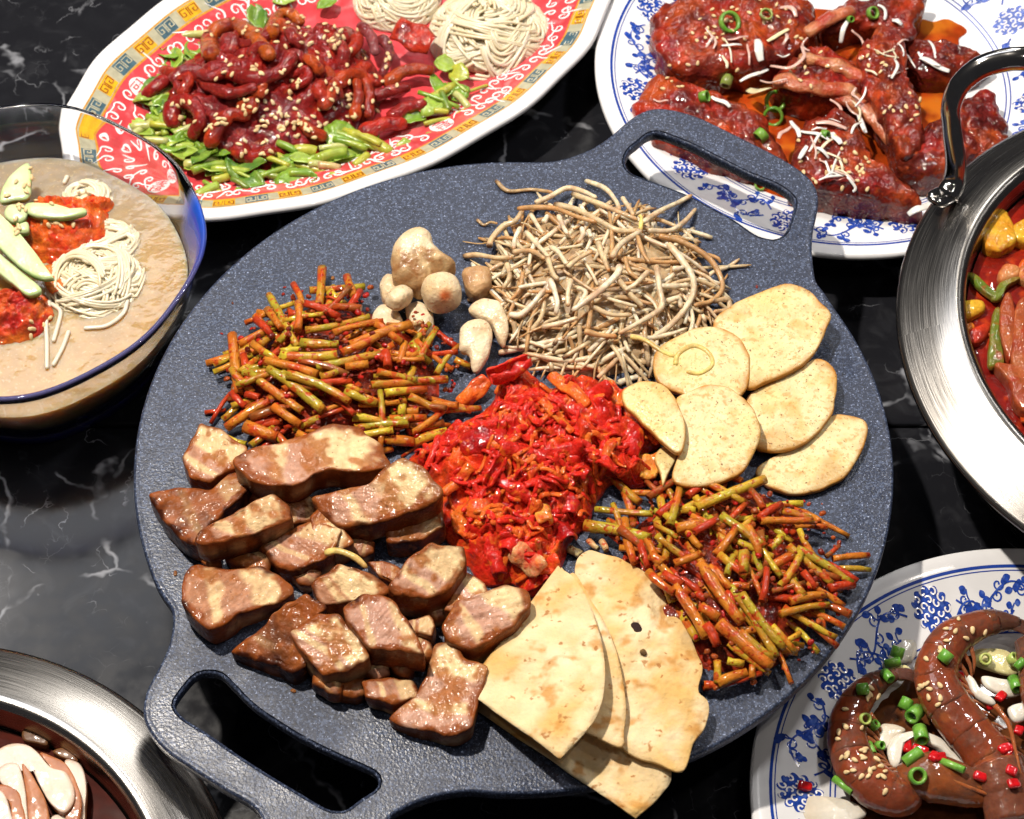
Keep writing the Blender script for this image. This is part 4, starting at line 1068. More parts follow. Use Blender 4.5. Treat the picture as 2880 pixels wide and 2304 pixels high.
PORKS = [
 ([(210, 230), (290, 82), (380, 112), (490, 180), (485, 270), (400, 290), (340, 340), (240, 320)], 1.5, 1.5, (.3, .1, .3, .5, .9), 'tan pork block behind the roasted piece at the griddle edge', (0, 0)),
 ([(690, 420), (840, 430), (860, 520), (730, 560)], .9, .9, (.2, .5, .4, .9, 0), 'dark filler standing in for shadow deep in the gap of the pork pile', (0, 0)),  # dark brown slab added to fill the shadowed gap between pork pieces
 ([(50, 412), (200, 385), (330, 398), (430, 310), (515, 370), (440, 450), (310, 560), (290, 650), (200, 612), (110, 515)], 1.3, 1.2, (0, .72, .3, .7, .4), 'dark roasted pork piece at the far left griddle edge', (.05, .05)),
 ([(822, 530), (862, 490), (960, 570), (1010, 640), (930, 690), (840, 620)], 1.4, 1.1, (.3, .12, .3, 1.2, .5), 'pale pork piece in the middle under the sprout strand', (0, 0)),
 ([(580, 660), (700, 600), (820, 560), (950, 590), (905, 690), (870, 720), (770, 770), (680, 760)], 1.25, 1.2, (0, .35, .6, .9, 1.0), 'reddish pork piece with chilli specks in the middle', (0, .05)),
 ([(290, 590), (430, 512), (620, 420), (690, 480), (700, 535), (560, 596), (330, 648), (282, 635)], 2.3, 1.2, (.5, .30, .3, .6, 1.2), 'pork piece with a pale fat strip and roasted front side', (0, .1)),
 ([(1190, 590), (1330, 540), (1440, 490), (1452, 570), (1360, 625), (1250, 650), (1200, 635)], 1.2, 1.0, (.2, .45, .2, 1.2, .3), 'small browned pork piece against the kimchi', (0, 0)),
 ([(480, 235), (560, 192), (680, 172), (900, 92), (1020, 102), (1130, 190), (1160, 275), (1050, 300), (850, 290), (780, 345), (660, 365), (560, 335), (500, 290)], 2.6, 1.1, (.3, .12, .5, 1.0, .1), 'long ridged pork belly strip on top at the back', (0, .05)),
 ([(850, 425), (960, 400), (1100, 370), (1180, 290), (1250, 252), (1350, 300), (1430, 400), (1400, 445), (1250, 505), (1100, 545), (980, 555), (900, 500)], 2.3, 1.1, (.2, .16, .5, .8, .6), 'curved pork strip touching the kimchi', (0, .1)),
 ([(220, 825), (272, 762), (400, 792), (560, 772), (690, 850), (700, 895), (620, 940), (470, 980), (430, 1015), (345, 1055), (272, 1010), (220, 930)], 1.2, 1.1, (.2, .22, .3, .8, .2), 'tan pork slice with dark score lines near the near handle', (0, .03)),
 ([(1100, 745), (1200, 742), (1262, 792), (1222, 842), (1150, 806)], 1.6, 1.0, (0, .75, .4, 1, 0), 'small red roasted pork piece behind the thick slice', (0, 0)),
 ([(840, 850), (960, 762), (1100, 802), (1190, 880), (1130, 905), (1000, 925), (880, 945)], 1.9, 1.3, (.7, .18, .2, .8, .8), 'pork piece with thick cream fat in the pile centre', (0, .08)),
 ([(1290, 1030), (1390, 1002), (1422, 1055), (1400, 1095), (1320, 1082)], 1.0, .9, (.5, .2, .3, .8, 0), 'small tan pork end below the thick slice', (0, 0)),
 ([(1210, 850), (1290, 742), (1400, 662), (1540, 682), (1552, 770), (1470, 880), (1380, 905), (1240, 892)], 2.2, 1.5, (.4, .12, .5, 1.1, 1.0), 'thick pork belly slice standing beside the kimchi', (0, .12)),
 ([(1480, 960), (1560, 792), (1640, 832), (1672, 890), (1560, 980)], 1.2, 1.0, (0, .10, .7, .8, .5), 'grey-pink pork piece between kimchi and flatbread', (0, 0)),
 ([(1480, 1045), (1540, 935), (1640, 902), (1760, 862), (1850, 882), (1872, 955), (1780, 1050), (1690, 1110), (1600, 1150), (1505, 1110)], 1.8, 1.3, (0, .10, .9, .7, .7), 'rounded grey-pink pork piece against the flatbread', (0, .06)),
 ([(450, 1170), (590, 1062), (700, 952), (790, 912), (880, 980), (745, 1070), (790, 1225), (730, 1265), (560, 1200)], 1.2, 1.1, (0, .85, .2, .6, .9), 'deep red charred pork piece at the near edge of the pile', (0, .05)),
 ([(1080, 1320), (1200, 1310), (1310, 1320), (1340, 1390), (1215, 1425), (1100, 1390)], .8, .8, (0, .45, .6, .8, .2), 'shaded pork piece under the cream block', (0, 0)),
 ([(740, 1085), (860, 1012), (950, 1002), (1030, 1090), (1090, 1195), (1000, 1255), (880, 1275), (810, 1195)], 1.9, 1.4, (.6, .06, .5, .6, .9), 'cream-coloured pork block at the near edge of the pile', (0, .05)),
 ([(990, 970), (1080, 902), (1200, 932), (1290, 1040), (1352, 1180), (1240, 1160), (1120, 1150), (1045, 1080)], 2.4, 1.3, (-.3, .30, .9, .7, .3), 'purple-brown lean pork strip on top of the cream block', (0, .08)),
 ([(1390, 1300), (1420, 1172), (1500, 1162), (1560, 1230), (1660, 1262), (1605, 1420), (1592, 1520), (1520, 1570), (1400, 1540), (1290, 1520), (1215, 1490), (1340, 1390)], 1.0, .9, (.1, .05, .8, .6, 1.3), 'pale pink pork slice nearest the camera beside the flatbread', (0, .02)),
]
for i, (pts, z, th, cc, lab, ti) in enumerate(PORKS):
    pc = np.mean(pts, 0); pts = [tuple(pc + (np.array(q) - pc) * 1.13) for q in pts]
    z, th = z + .25, th * 1.3
    piece(ZPK, pts, ZP + z, th, PORK, 'pork_piece', lab, 'grilled pork', kcol(i * 2.9, cc[0], cc[1], cc[2], cc[3], cc[4]), 'grilled pork pieces piled on the griddle', n=130, rnd=.11, namp=.07, nscale=1.0, seed=i * 4.1, tilt=(ti[0] + [.22, -.18, .08, -.05][i % 4], ti[1] + [.05, .2, -.1, .12, .0][i % 5]), bulge=.03, rings=30, edgeamp=.10, taper=.02, sharp=True)
GAPS = [(560, 400), (690, 600), (560, 740), (790, 790), (640, 870), (900, 560), (1060, 660), (1180, 960), (1130, 1240), (1360, 1160), (1430, 960), (900, 1330), (1010, 1340), (760, 480), (330, 700), (1250, 1240), (480, 720)]
for i, (x, y) in enumerate(GAPS):
    rr_ = random.Random(i + 60); a0 = rr_.uniform(0, 1.5); w_, h_ = rr_.uniform(75, 110), rr_.uniform(55, 80)
    pts = [(x + w_ * math.cos(a) * math.cos(a0) - h_ * math.sin(a) * math.sin(a0), y + (w_ * math.cos(a) * math.sin(a0) + h_ * math.sin(a) * math.cos(a0)) * .8) for a in (.6, 1.3, 2.5, 3.6, 4.4, 5.6)]
    piece(ZPK, pts, ZP + rr_.uniform(.7, 1.1), .8, PORK, 'pork_piece', 'browned pork piece half hidden low in the pork pile', 'grilled pork', kcol(i * 1.9 + 40, .1, rr_.choice((.25, .45, .7)), .4, .8, rr_.uniform(0, 3)), 'pork pieces low in the pile', n=70, rnd=.2, namp=.08, nscale=.9, seed=i * 2.1 + 9, bulge=.08, rings=12, edgeamp=.08, taper=.02, sharp=True)
V, F, c = sprout(spline([ZPK(x, y, ZP + z) for x, y, z in ((890, 700, 2.1), (950, 690, 2.3), (1030, 720, 2.3), (1090, 772, 2.2))], 14), .17, 'y', '', 77)
tag(mk('bean_sprout', V, F, SPROUT, col=c), 'single bean sprout dropped on the grilled pork', 'bean sprout')

# ------------------------------------------------------------------ kimchi in the centre
KO = [(120, 740), (240, 640), (420, 520), (560, 460), (690, 340), (730, 120), (850, 75), (960, 170), (1080, 260), (1290, 170), (1400, 210), (1540, 310), (1660, 470), (1800, 560), (1815, 640), (1720, 700), (1780, 860), (1650, 930), (1500, 890), (1400, 1000), (1330, 1170), (1200, 1300), (1180, 1400), (1080, 1560), (960, 1660), (800, 1570), (640, 1575), (510, 1450), (350, 1240), (300, 1000), (180, 830)]
ko = cspline(ZK.poly(KO, ZP + .35), 230)
KC = ZK(920, 850, ZP)
V, F, rho, side = slab(ko, .36, None, 62, .3, 1.5, 3.0, 0, 1, .12, 0, center=(KC[0], KC[1], ZP + .4))
k = 1 - sm(rho, .85, 1); n1 = fbm(V, .75, 2.0, 4)
Vw = V + np.c_[fbm(V, .8, 11, 2), fbm(V, .8, 17, 2), np.zeros(len(V))] * .6
rid = 1 - np.abs(fbm(Vw, .9, 23, 3)) * 1.6
V[:, 2] += (np.abs(fbm(V, .75, 2.0, 2)) * .9 - .2 + .38 * np.clip(rid, 0, 1) ** 2 + .10 * fbm(V, 2.6, 6) + .03 * fbm(V, 6, 9, 2)) * k * (side < .05)
kc = mixc((.50, .014, .008), (.60, .06, .011), .5 + fbm(V, .7, 8)); kc = mixc(kc, (.30, .006, .006), sm(-n1, .0, .5) * .3)
kim_base = tag(mk('kimchi_heap', V, F, KIM, col=kc), 'glossy red fried kimchi heaped in the centre of the griddle', 'kimchi')
kd = Drop([kim_base])
def patch(c, angz, lx, ly, curl, seed, thick=.09, tilt=(0, 0), n=12, m=9, wav=.12, roll=0.0):
    """crumpled leaf-like sheet with real thickness"""
    U, Wv = np.meshgrid(np.linspace(-1, 1, n), np.linspace(-1, 1, m), indexing='ij')
    k = np.sqrt(np.clip(1 - .45 * (np.abs(U) ** 3), .1, 1)) * (1 + .12 * np.sin(U * 5 + seed))
    x = U * lx; a = Wv * curl
    y = np.where(abs(curl) > .05, np.sin(a) / (curl if abs(curl) > .05 else 1) * ly, Wv * ly) * k
    z = -(1 - np.cos(a)) / max(abs(curl), .05) * ly * np.sign(curl if curl else 1)
    q = np.stack([x, y, z], -1).reshape(-1, 3)
    q[:, 2] += wav * (fbm(q, 1.1 / max(lx, .5), seed, 2)) * 2 + roll * (q[:, 0] / lx) ** 2 * lx
    q = q @ axes_z(angz, tilt[0], tilt[1]) + np.asarray(c)
    Q = q.reshape(n, m, 3); du = np.gradient(Q, axis=0); dv = np.gradient(Q, axis=1); nn = np.cross(du, dv); nn /= np.linalg.norm(nn, axis=2)[..., None] + 1e-9
    ed = np.ones((n, m)); ed[0] = ed[-1] = .3; ed[:, 0] = ed[:, -1] = .3
    T = (Q + nn * (thick / 2 * ed)[..., None]).reshape(-1, 3); B = (Q - nn * (thick / 2 * ed)[..., None]).reshape(-1, 3)
    V = np.vstack([T, B]); N = n * m; F = []
    for i in range(n - 1):
        for j in range(m - 1):
            a0, a1, a2, a3 = i * m + j, (i + 1) * m + j, (i + 1) * m + j + 1, i * m + j + 1
            F.append((a0, a1, a2, a3)); F.append((N + a3, N + a2, N + a1, N + a0))
    bd = [i * m for i in range(n)] + [(n - 1) * m + j for j in range(1, m)] + [i * m + m - 1 for i in range(n - 2, -1, -1)] + [j for j in range(m - 2, 0, -1)]
    for i in range(len(bd)):
        p, q2 = bd[i], bd[(i + 1) % len(bd)]; F.append((q2, p, N + p, N + q2))
    return orient(V, F)
R = random.Random(21)
KP = [(810, 200, .9, .8, 2.4, 'r'), (880, 330, 1.0, .6, 1.4, 'r'), (560, 300, .75, .42, .9, 'o'), (650, 520, 1.0, .8, 1.3, 'r'), (620, 640, .9, .8, 1.2, 'd'), (480, 720, .5, .5, .6, 'o'), (1120, 460, .9, .25, .9, 'o'), (1250, 560, .8, .5, 2.0, 'r'), (1400, 500, .9, .5, 1.2, 'r'),
      (1500, 330, .7, .5, .8, 'o'), (1200, 270, 1.1, .3, .6, 'o'), (1480, 660, .6, .25, .8, 'o'), (1620, 600, .8, .6, 1.0, 'r'), (1760, 590, .45, .35, .4, 'o'), (1730, 810, .65, .5, .5, 'y'), (700, 850, .9, .7, 2.1, 'r'), (830, 940, .8, .6, 2.4, 'r'), (1000, 900, .9, .5, 1.8, 'r'),
      (1100, 800, 1.0, .5, 1.2, 'r'), (1280, 830, .9, .6, .9, 'r'), (1220, 980, .9, .5, 1.2, 'r'), (1020, 1100, .7, .4, 1.2, 'y'), (560, 1080, .9, .5, 1.0, 'o'), (440, 900, .8, .3, 1.5, 'o'), (700, 1150, .8, .4, 1.3, 'o'), (480, 1210, .65, .45, .9, 'o'), (860, 1230, 1.1, .6, 1.4, 'r'),
      (700, 1380, 1.2, .7, 1.0, 'r'), (920, 1430, .8, .5, .5, 'w'), (1040, 1460, .55, .5, .3, 'c'), (1160, 1180, .9, .6, 1.5, 'd'), (960, 1580, .8, .4, 1.2, 'r'), (350, 700, .9, .5, 1.2, 'r'), (400, 580, .9, .35, 1.4, 'r'), (1350, 350, .9, .6, 1.5, 'r'), (960, 480, 1.0, .4, 1.3, 'r'), (900, 700, 1.0, .5, 1.6, 'r'), (800, 1060, .7, .5, 2.0, 'd'), (1160, 700, .8, .5, 1.6, 'r'), (1420, 780, .9, .5, 1.1, 'r')]
KCOL = {'r': (.52, .018, .011), 'o': (.62, .14, .018), 'd': (.28, .006, .005), 'y': (.68, .30, .05), 'w': (.62, .32, .14), 'c': (.66, .11, .012)}
KLAB = {'r': ('glossy red cabbage leaf in the kimchi heap', 'red cabbage leaves in the kimchi'), 'd': ('dark red cabbage leaf in the kimchi heap', 'dark cabbage leaves in the kimchi'), 'o': ('orange cabbage rib in the kimchi heap', 'orange cabbage ribs in the kimchi'),
        'y': ('yellowish onion piece in the kimchi heap', 'onion pieces in the kimchi'), 'w': ('translucent onion piece at the near end of the kimchi', None), 'c': ('orange carrot piece beside the folded flatbread', None)}
for i, (x, y, lx, ly, cu, k) in enumerate(KP):
    if k == 'r' and i % 2: lx, ly = lx * .7, ly * .6
    h, nrm = kd.pix(ZK, x, y)
    if h is None: h = Vector(ZK(x, y, ZP + .4))
    an = R.uniform(0, 3.14) if k != 'c' else .4
    lx, ly = (lx * 1.15, ly * 1.05) if k in 'rdo' else (lx, ly)
    V, F = patch(np.array(h) + (0, 0, .02 + .08 * cu), an, lx, ly, cu * R.choice((1, 1, -1)), i * 3.3, .16 if k in 'rd' else .22, (R.uniform(-.35, .35), R.uniform(-.45, .45)), wav=.16, n=22, m=17, roll=R.uniform(-.3, .3))
    if k in 'rd': V = V + (nrm[:] if False else np.array([0, 0, 1.])) * (fbm(V, 1.5, i, 2)[:, None] * .10)
    c = mixc(KCOL[k], (.60, .03, .012), .2 + .7 * fbm(V, .9, i * 1.9, 2))
    o = mk({'y': 'onion_piece', 'w': 'onion_piece', 'c': 'carrot_piece'}.get(k, 'cabbage_leaf'), V, F, KIM, col=c); tag(o, KLAB[k][0], 'kimchi', KLAB[k][1])
for i in range(200):                             # shredded strands
    x, y = R.gauss(960, 330), R.gauss(840, 370); h, nrm = kd.pix(ZK, x, y)
    if h is None: continue
    an = R.uniform(0, 6.28); L = R.uniform(.4, 1.0); cu = R.uniform(-2.2, 2.2); pts = []
    for t in np.linspace(-1, 1, 5):
        qx, qy = h[0] + math.cos(an + cu * t * .5) * L * t, h[1] + math.sin(an + cu * t * .5) * L * t
        z, _ = kd.at(qx, qy, None)
        if z is None: continue
        pts.append((qx, qy, z + .12 + .12 * math.sin(t * 3 + i)))
    if len(pts) < 3: continue
    V, F = tube(spline(pts, 14), R.uniform(.07, .17), 8, flat=.55, round_caps=True)
    kk = R.choice('rrrorrro'); o = mk('kimchi_shred', V, F, KIM, col=mixc(KCOL[kk], (.62, .03, .012), R.uniform(.1, .5))); kn = 'orange' if kk == 'o' else 'red'; tag(o, f'thin {kn} shred on the kimchi heap', 'kimchi', f'{kn} shreds in the kimchi')

# ------------------------------------------------------------------ folded flatbreads
def tcol(seed, white=0.0):
    def f(V):
        c = mixc((.66, .47, .23), (.75, .63, .41), .5 + white + .8 * fbm(V, .5, seed, 2))
        return c
    return f
def loft(A, B, C, thick, seed, n=46, m=40, col=None, wav=.05):
    """sheet A->B->C (fold along B): three curves (n,3) blended by a smooth cross-section"""
    A, B, C = (spline(x, n) for x in (A, B, C)); rows = []
    for i in range(n):
        a, b, c = A[i], B[i], C[i]
        half = np.linspace(0, 1, m // 2)
        gp = .12 + 1.0 * (i / (n - 1)); bl, bh = b - (0, 0, gp / 2), b + (0, 0, gp / 2)
        lo = [a + (bl - a) * t for t in half * .97]; hi = [bh + (c - bh) * t for t in (half * .97 + .03)]
        d = b - (a + c) / 2; d[2] = 0; L = np.linalg.norm(d)
        d = d / (L + 1e-6); zl, zh = lo[-1][2], hi[0][2]
        turn = [b * (1, 1, 0) + d * (.5 * (zh - zl) * math.cos(t)) * .6 + np.array([0, 0, (zl + zh) / 2 + (zh - zl) / 2 * math.sin(t)]) for t in np.linspace(-1.2, 1.2, 7)]
        rows.append(np.array(lo + turn + hi))
    Q = np.array(rows); mm = Q.shape[1]
    Q[..., 2] += wav * 2 * fbm(Q.reshape(-1, 3) * (1, 1, .2), .55, seed, 3).reshape(Q.shape[:2])
    du = np.gradient(Q, axis=0); dv = np.gradient(Q, axis=1); nn = np.cross(du, dv); nn /= np.linalg.norm(nn, axis=2)[..., None] + 1e-9
    T = (Q + nn * thick / 2).reshape(-1, 3); Bq = (Q - nn * thick / 2).reshape(-1, 3); V = np.vstack([T, Bq]); N = n * mm; F = []
    for i in range(n - 1):
        for j in range(mm - 1):
            a0, a1, a2, a3 = i * mm + j, (i + 1) * mm + j, (i + 1) * mm + j + 1, i * mm + j + 1
            F.append((a0, a1, a2, a3)); F.append((N + a3, N + a2, N + a1, N + a0))
    bd = [i * mm for i in range(n)] + [(n - 1) * mm + j for j in range(1, mm)] + [i * mm + mm - 1 for i in range(n - 2, -1, -1)] + [j for j in range(mm - 2, 0, -1)]
    for i in range(len(bd)):
        p, q2 = bd[i], bd[(i + 1) % len(bd)]; F.append((q2, p, N + p, N + q2))
    return V, F
zt = lambda pts: [ZT(x, y, ZP + z) for x, y, z in pts]
fb = empty('flatbread', ZT(500, 800, ZP)); tag(fb, 'browned flatbread folded to a point, on top at the front', 'flatbread')
V, F = loft(zt([(640, 230, .9), (900, 520, .6), (1120, 980, .4), (1300, 1420, .3), (1240, 1580, .28), (1090, 1720, .25)]),
            zt([(628, 208, 1.0), (480, 430, .95), (330, 650, .9), (200, 840, .85), (120, 960, .8), (92, 1010, .75)]),
            zt([(640, 215, 1.15), (760, 330, 1.6), (860, 560, 2.0), (905, 850, 2.3), (850, 1110, 2.4), (632, 1362, 2.3)]), .11, 3.0, wav=.07)
mk('folded_sheet', V, F, TORT, fb, col=tcol(2.0)(V))
P3 = cspline(ZT.poly([(690, 240), (820, 400), (930, 600), (1000, 820), (1032, 1050), (1020, 1180), (1000, 1288), (800, 1205), (650, 1100), (560, 700)], ZP + 1.35), 70)
V, F, rho, side = slab(P3, .14, lambda V: .10 * fbm(V, .5, 5), 12, .05, .1, 5, 0, 1, .03, 0)
mk('inner_layer', V, F, TORT, fb, col=mixc(tcol(5.0)(V), (.56, .33, .12), sm(rho, .93, 1) * .5))
P3 = cspline(ZT.poly([(722, 212), (790, 100), (880, 112), (1050, 180), (1200, 290), (1300, 430), (1380, 530), (1460, 710), (1492, 820), (1470, 960), (1530, 1030), (1512, 1160), (1440, 1265), (1370, 1440), (1200, 1382), (1000, 1282), (850, 1000), (760, 600)], ZP + .85), 150)
V, F, rho, side = slab(P3, .15, lambda V: .16 * fbm(V, .45, 9) + .05 * fbm(V, 1.5, 3), 20, .05, .12, 9, 0, 1, .05, 0)
c = mixc(tcol(8.0, .25)(V), (.58, .35, .12), sm(rho, .80, 1) * .45)
for px, py, rr in ((1095, 565, .26), (1138, 718, .16)):
    q = ZT(px, py, ZP + .9); dd = np.hypot((V[:, 0] - q[0]) * 1.3, V[:, 1] - q[1])
    c = mixc(c, (.022, .012, .012), sm(rr - dd + .12 * fbm(V, 3, 4), 0, .06))
fb2 = mk('flatbread', V, F, TORT, col=c); tag(fb2, 'flat pale flatbread with two charred specks behind the folded one', 'flatbread')
a = Acc()
for px, py, rr in ((1095, 565, .22), (1138, 718, .15)):
    q = ZT(px, py, ZP + 1.02); a.add(blob(q, axes_z(.6), (rr * .8, rr * 1.2, .05), 4, 2.2, .06, 4, px), (.03, .015, .014))
a.build('char_speck', TORT, fb2)

# crumbs and sauce specks on the bare coating
R = random.Random(55)
for i in range(46):
    reg, x, y = R.choice(((ZS, R.uniform(1300, 1900), R.uniform(480, 1400)), (ZPK, R.uniform(100, 1500), R.uniform(1050, 1500)), (Z5, R.uniform(150, 1100), R.uniform(450, 900)), (ZQ, R.uniform(300, 1900), R.uniform(100, 1700)), (ZPK, R.uniform(60, 800), R.uniform(200, 1250))))
    q = reg(x, y, ZP); s_ = R.uniform(.04, .10)
    if np.hypot(q[0] - PC[0], q[1] - PC[1]) > 16.2: continue
    V, F = blob((q[0], q[1], ZP + s_ * .35), axes_z(R.uniform(0, 3)), (s_ * R.uniform(1, 2), s_, s_ * .5), 3, 2.4, .02, 5, i)
    tag(mk('sauce_speck', V, F, SAUCE, col=R.choice(((.30, .02, .008), (.12, .03, .012), (.25, .10, .03)))), 'tiny sauce speck stuck on the griddle coating', 'crumb', 'specks on the griddle')

# ------------------------------------------------------------------ shared garnish builders
SEED_M = mat('sesame_seed', (.72, .53, .28), var=.15, vscale=8, rough=.42, sss=.2, ssr=(.4, .3, .15))
_sv, _sf = blob((0, 0, 0), np.eye(3), (1, .58, .40), 3, 2.0); _sv[:, 1] *= 1 - .28 * _sv[:, 0]
_sme = bpy.data.meshes.new('sesame_seed'); _sme.from_pydata((_sv * .175 * S).tolist(), [], _sf); _sme.materials.append(SEED_M); _sme.polygons.foreach_set('use_smooth', [True] * len(_sme.polygons))
def seed_at(h, nrm, R, label, group, k=1.0):
    o = bpy.data.objects.new('sesame_seed', _sme); COL.objects.link(o)
    o.location = (Vector(h) + Vector(nrm) * .05) * S
    q = Vector(nrm).to_track_quat('Z', 'X').to_euler(); o.rotation_mode = 'QUATERNION'
    from mathutils import Quaternion
    o.rotation_quaternion = Vector(nrm).to_track_quat('Z', 'X') @ Quaternion((0, 0, 1), R.uniform(0, 6.28)) @ Quaternion((1, 0, 0), R.uniform(-.4, .4))
    s = k * R.uniform(.85, 1.12); o.scale = (s, s, s)
    return tag(o, label, 'sesame seed', group)
def scatter_seeds(drop, reg, n, boxes, R, label, group, k=1.0, up=.25):
    c = 0; tries = 0
    while c < n and tries < n * 12:
        tries += 1; b = R.choice(boxes); x, y = R.gauss(b[0], b[2]), R.gauss(b[1], b[3]); h, nrm = drop.pix(reg, x, y)
        if h is None or nrm.z < up: continue
        seed_at(h, nrm, R, label, group, k); c += 1
GREEN = mat('fresh_green', attr=True, var=.2, vscale=2.5, rough=.33, bump=((6, .02),), sss=.3, ssr=(.25, .4, .06), coat=.25, crough=.2)
ONION = mat('onion_white', attr=True, var=.06, vscale=2, rough=.25, bump=((5, .02),), sss=.55, ssr=(.6, .5, .4), coat=.4, crough=.1)
def leaf(c, ang_, L, Wd, seed, tilt=(0, 0), fold=.3, lobes=3):
    n, m = 12, 7
    V = []
    for i in range(n):
        t = i / (n - 1); w = Wd * math.sin(math.pi * min(1, t * .97 + .015)) ** .75 * (1 + .22 * abs(math.sin(t * math.pi * lobes)))
        for j in range(m):
            s = (j / (m - 1) - .5) * 2
            V.append((t * L - L / 2, s * w, abs(s) * w * fold + .18 * L * noise.noise(Vector((t * 2 + seed, s * 1.2, seed)))))
    T = np.array(V) @ axes_z(ang_, *tilt) + np.asarray(c); B = T - (0, 0, .03); V = np.vstack([T, B]); N = n * m; F = []
    for i in range(n - 1):
        for j in range(m - 1):
            a0, a1, a2, a3 = i * m + j, (i + 1) * m + j, (i + 1) * m + j + 1, i * m + j + 1
            F.append((a0, a1, a2, a3)); F.append((N + a3, N + a2, N + a1, N + a0))
    bd = [i * m for i in range(n)] + [(n - 1) * m + j for j in range(1, m)] + [i * m + m - 1 for i in range(n - 2, -1, -1)] + [j for j in range(m - 2, 0, -1)]
    for i in range(len(bd)):
        p, q = bd[i], bd[(i + 1) % len(bd)]; F.append((q, p, N + p, N + q))
    return orient(V, F)
def hollow(c, axis, L, r, wall=.3, sides=14):
    """short hollow tube (scallion or chilli ring)"""
    ax = np.asarray(axis, float); ax /= np.linalg.norm(ax); u = np.cross(ax, (0.3, .2, .9)); u /= np.linalg.norm(u); w = np.cross(ax, u)
    a = np.linspace(0, 2 * math.pi, sides, endpoint=False); V = []
    for rr, h in ((r, -L / 2), (r * 1.02, 0), (r, L / 2), (r * (1 - wall * .5), L / 2 + .02), (r * (1 - wall), L / 2), (r * (1 - wall), -L / 2)):
        V.append(np.asarray(c) + ax * h + rr * (np.cos(a)[:, None] * u + np.sin(a)[:, None] * w))
    m = len(V); F = []
    for i in range(m):
        for k in range(sides): F.append((i * sides + k, ((i + 1) % m) * sides + k, ((i + 1) % m) * sides + (k + 1) % sides, i * sides + (k + 1) % sides))
    return orient(np.vstack(V), F)

# ------------------------------------------------------------------ octopus on the oval platter
OCT = mat('glazed_octopus', attr=True, var=.30, vscale=2.0, rough=.42, bump=((2.2, .10), (6.0, .06)), sss=.06, ssr=(.5, .1, .04), spec=.06, coat=.9, crough=.06,
          spots=(((.13, .008, .008), 1.3, .54, .12, .75), ((.40, .05, .010), 2.0, .60, .12, .7)))
ZO = Reg(400, 0, 2.7817); ZO2 = Reg(900, 0, 3.08)
PZ = 1.4
DO = Dome(ZO(960, 640, PZ + 1.3)[:2], 6.7, 5.0, 2.6, .30, base=PZ)
V, F = DO.mound(.75, .75, 4.0, k=1.0, n=90, m=40, lev=.95)
V[:, 2] += .28 * fbm(V, 1.6, 5.0) * sm(V[:, 2], PZ + .2, PZ + .8)
oct_base = tag(mk('octopus_heap', V, F, OCT, col=mixc((.26, .012, .008), (.17, .009, .008), .5 + fbm(V, .6, 2))), 'heap of spicy red octopus in glossy sauce on the oval platter', 'octopus')
od = Drop([oct_base]); octs = [oct_base]
R = random.Random(31)
def opath(reg, pts, lift):
    q = []
    for x, y in pts:
        h, _ = od.pix(reg, x, y); z = (h.z if h is not None else PZ + .6) + lift; q.append(reg(x, y, z))
    return q
OC = [(ZO, [(540, 430), (525, 310), (600, 215), (740, 200), (880, 290), (990, 430)], .52, (.50, .10, .012), .55, 'arched octopus tentacle at the top left of the heap, orange on its right'),
      (ZO, [(490, 590), (570, 545), (720, 580), (880, 620), (1060, 570), (1170, 450)], .50, (.27, .016, .012), .35, 'long curved octopus tentacle below the arched one'),
      (ZO, [(480, 610), (560, 690), (700, 730), (860, 690)], .42, (.26, .02, .014), .3, 'octopus tentacle tucked below the long curved one'),
      (ZO, [(240, 950), (240, 850), (320, 790), (420, 840), (450, 950), (400, 1040)], .50, (.30, .016, .012), .3, 'round curled octopus piece at the left tip of the heap'),
      (ZO, [(1010, 260), (1060, 130), (1150, 100), (1230, 170)], .42, (.50, .11, .012), .35, 'orange octopus piece at the back beside the green leaf'),
      (ZO, [(540, 1100), (600, 980), (690, 900), (800, 900)], .48, (.42, .04, .010), .3, 'octopus piece in the lower left of the heap'),
      (ZO, [(760, 1180), (860, 1230), (980, 1190)], .55, (.32, .02, .010), .35, 'octopus lump at the near edge of the heap'),
      (ZO2, [(370, 240), (450, 330), (480, 450)], .36, (.26, .10, .11), .5, 'grey-violet octopus tentacle at the right of the heap'),
      (ZO2, [(540, 340), (600, 430), (580, 540), (540, 640)], .32, (.20, .06, .065), .5, 'second grey-violet tentacle beside the other one'),
      (ZO2, [(120, 400), (150, 300), (230, 260), (290, 310)], .33, (.30, .10, .07), .5, 'small curled tentacle left of the grey-violet ones'),
      (ZO2, [(600, 710), (700, 630), (820, 600), (950, 610)], .42, (.46, .07, .010), .4, 'orange-red octopus piece at the right edge'),
      (ZO2, [(40, 900), (160, 700), (280, 640), (380, 680), (430, 800), (420, 980)], .42, (.44, .05, .010), .5, 'hooked octopus leg in the lower middle of the heap'),
      (ZO2, [(300, 1000), (330, 860), (320, 720)], .34, (.42, .05, .010), .5, 'straight octopus leg inside the hooked one'),
      (ZO2, [(480, 830), (600, 790), (740, 760)], .40, (.24, .02, .016), .4, 'dark octopus leg below the orange-red piece'),
      (ZO2, [(640, 1000), (760, 930), (880, 900)], .42, (.34, .02, .014), .35, 'octopus leg in the lower right of the heap'),
      (ZO2, [(400, 1140), (560, 1080), (700, 1070)], .5, (.48, .025, .010), .3, 'bright red octopus piece above the thick green stem')]
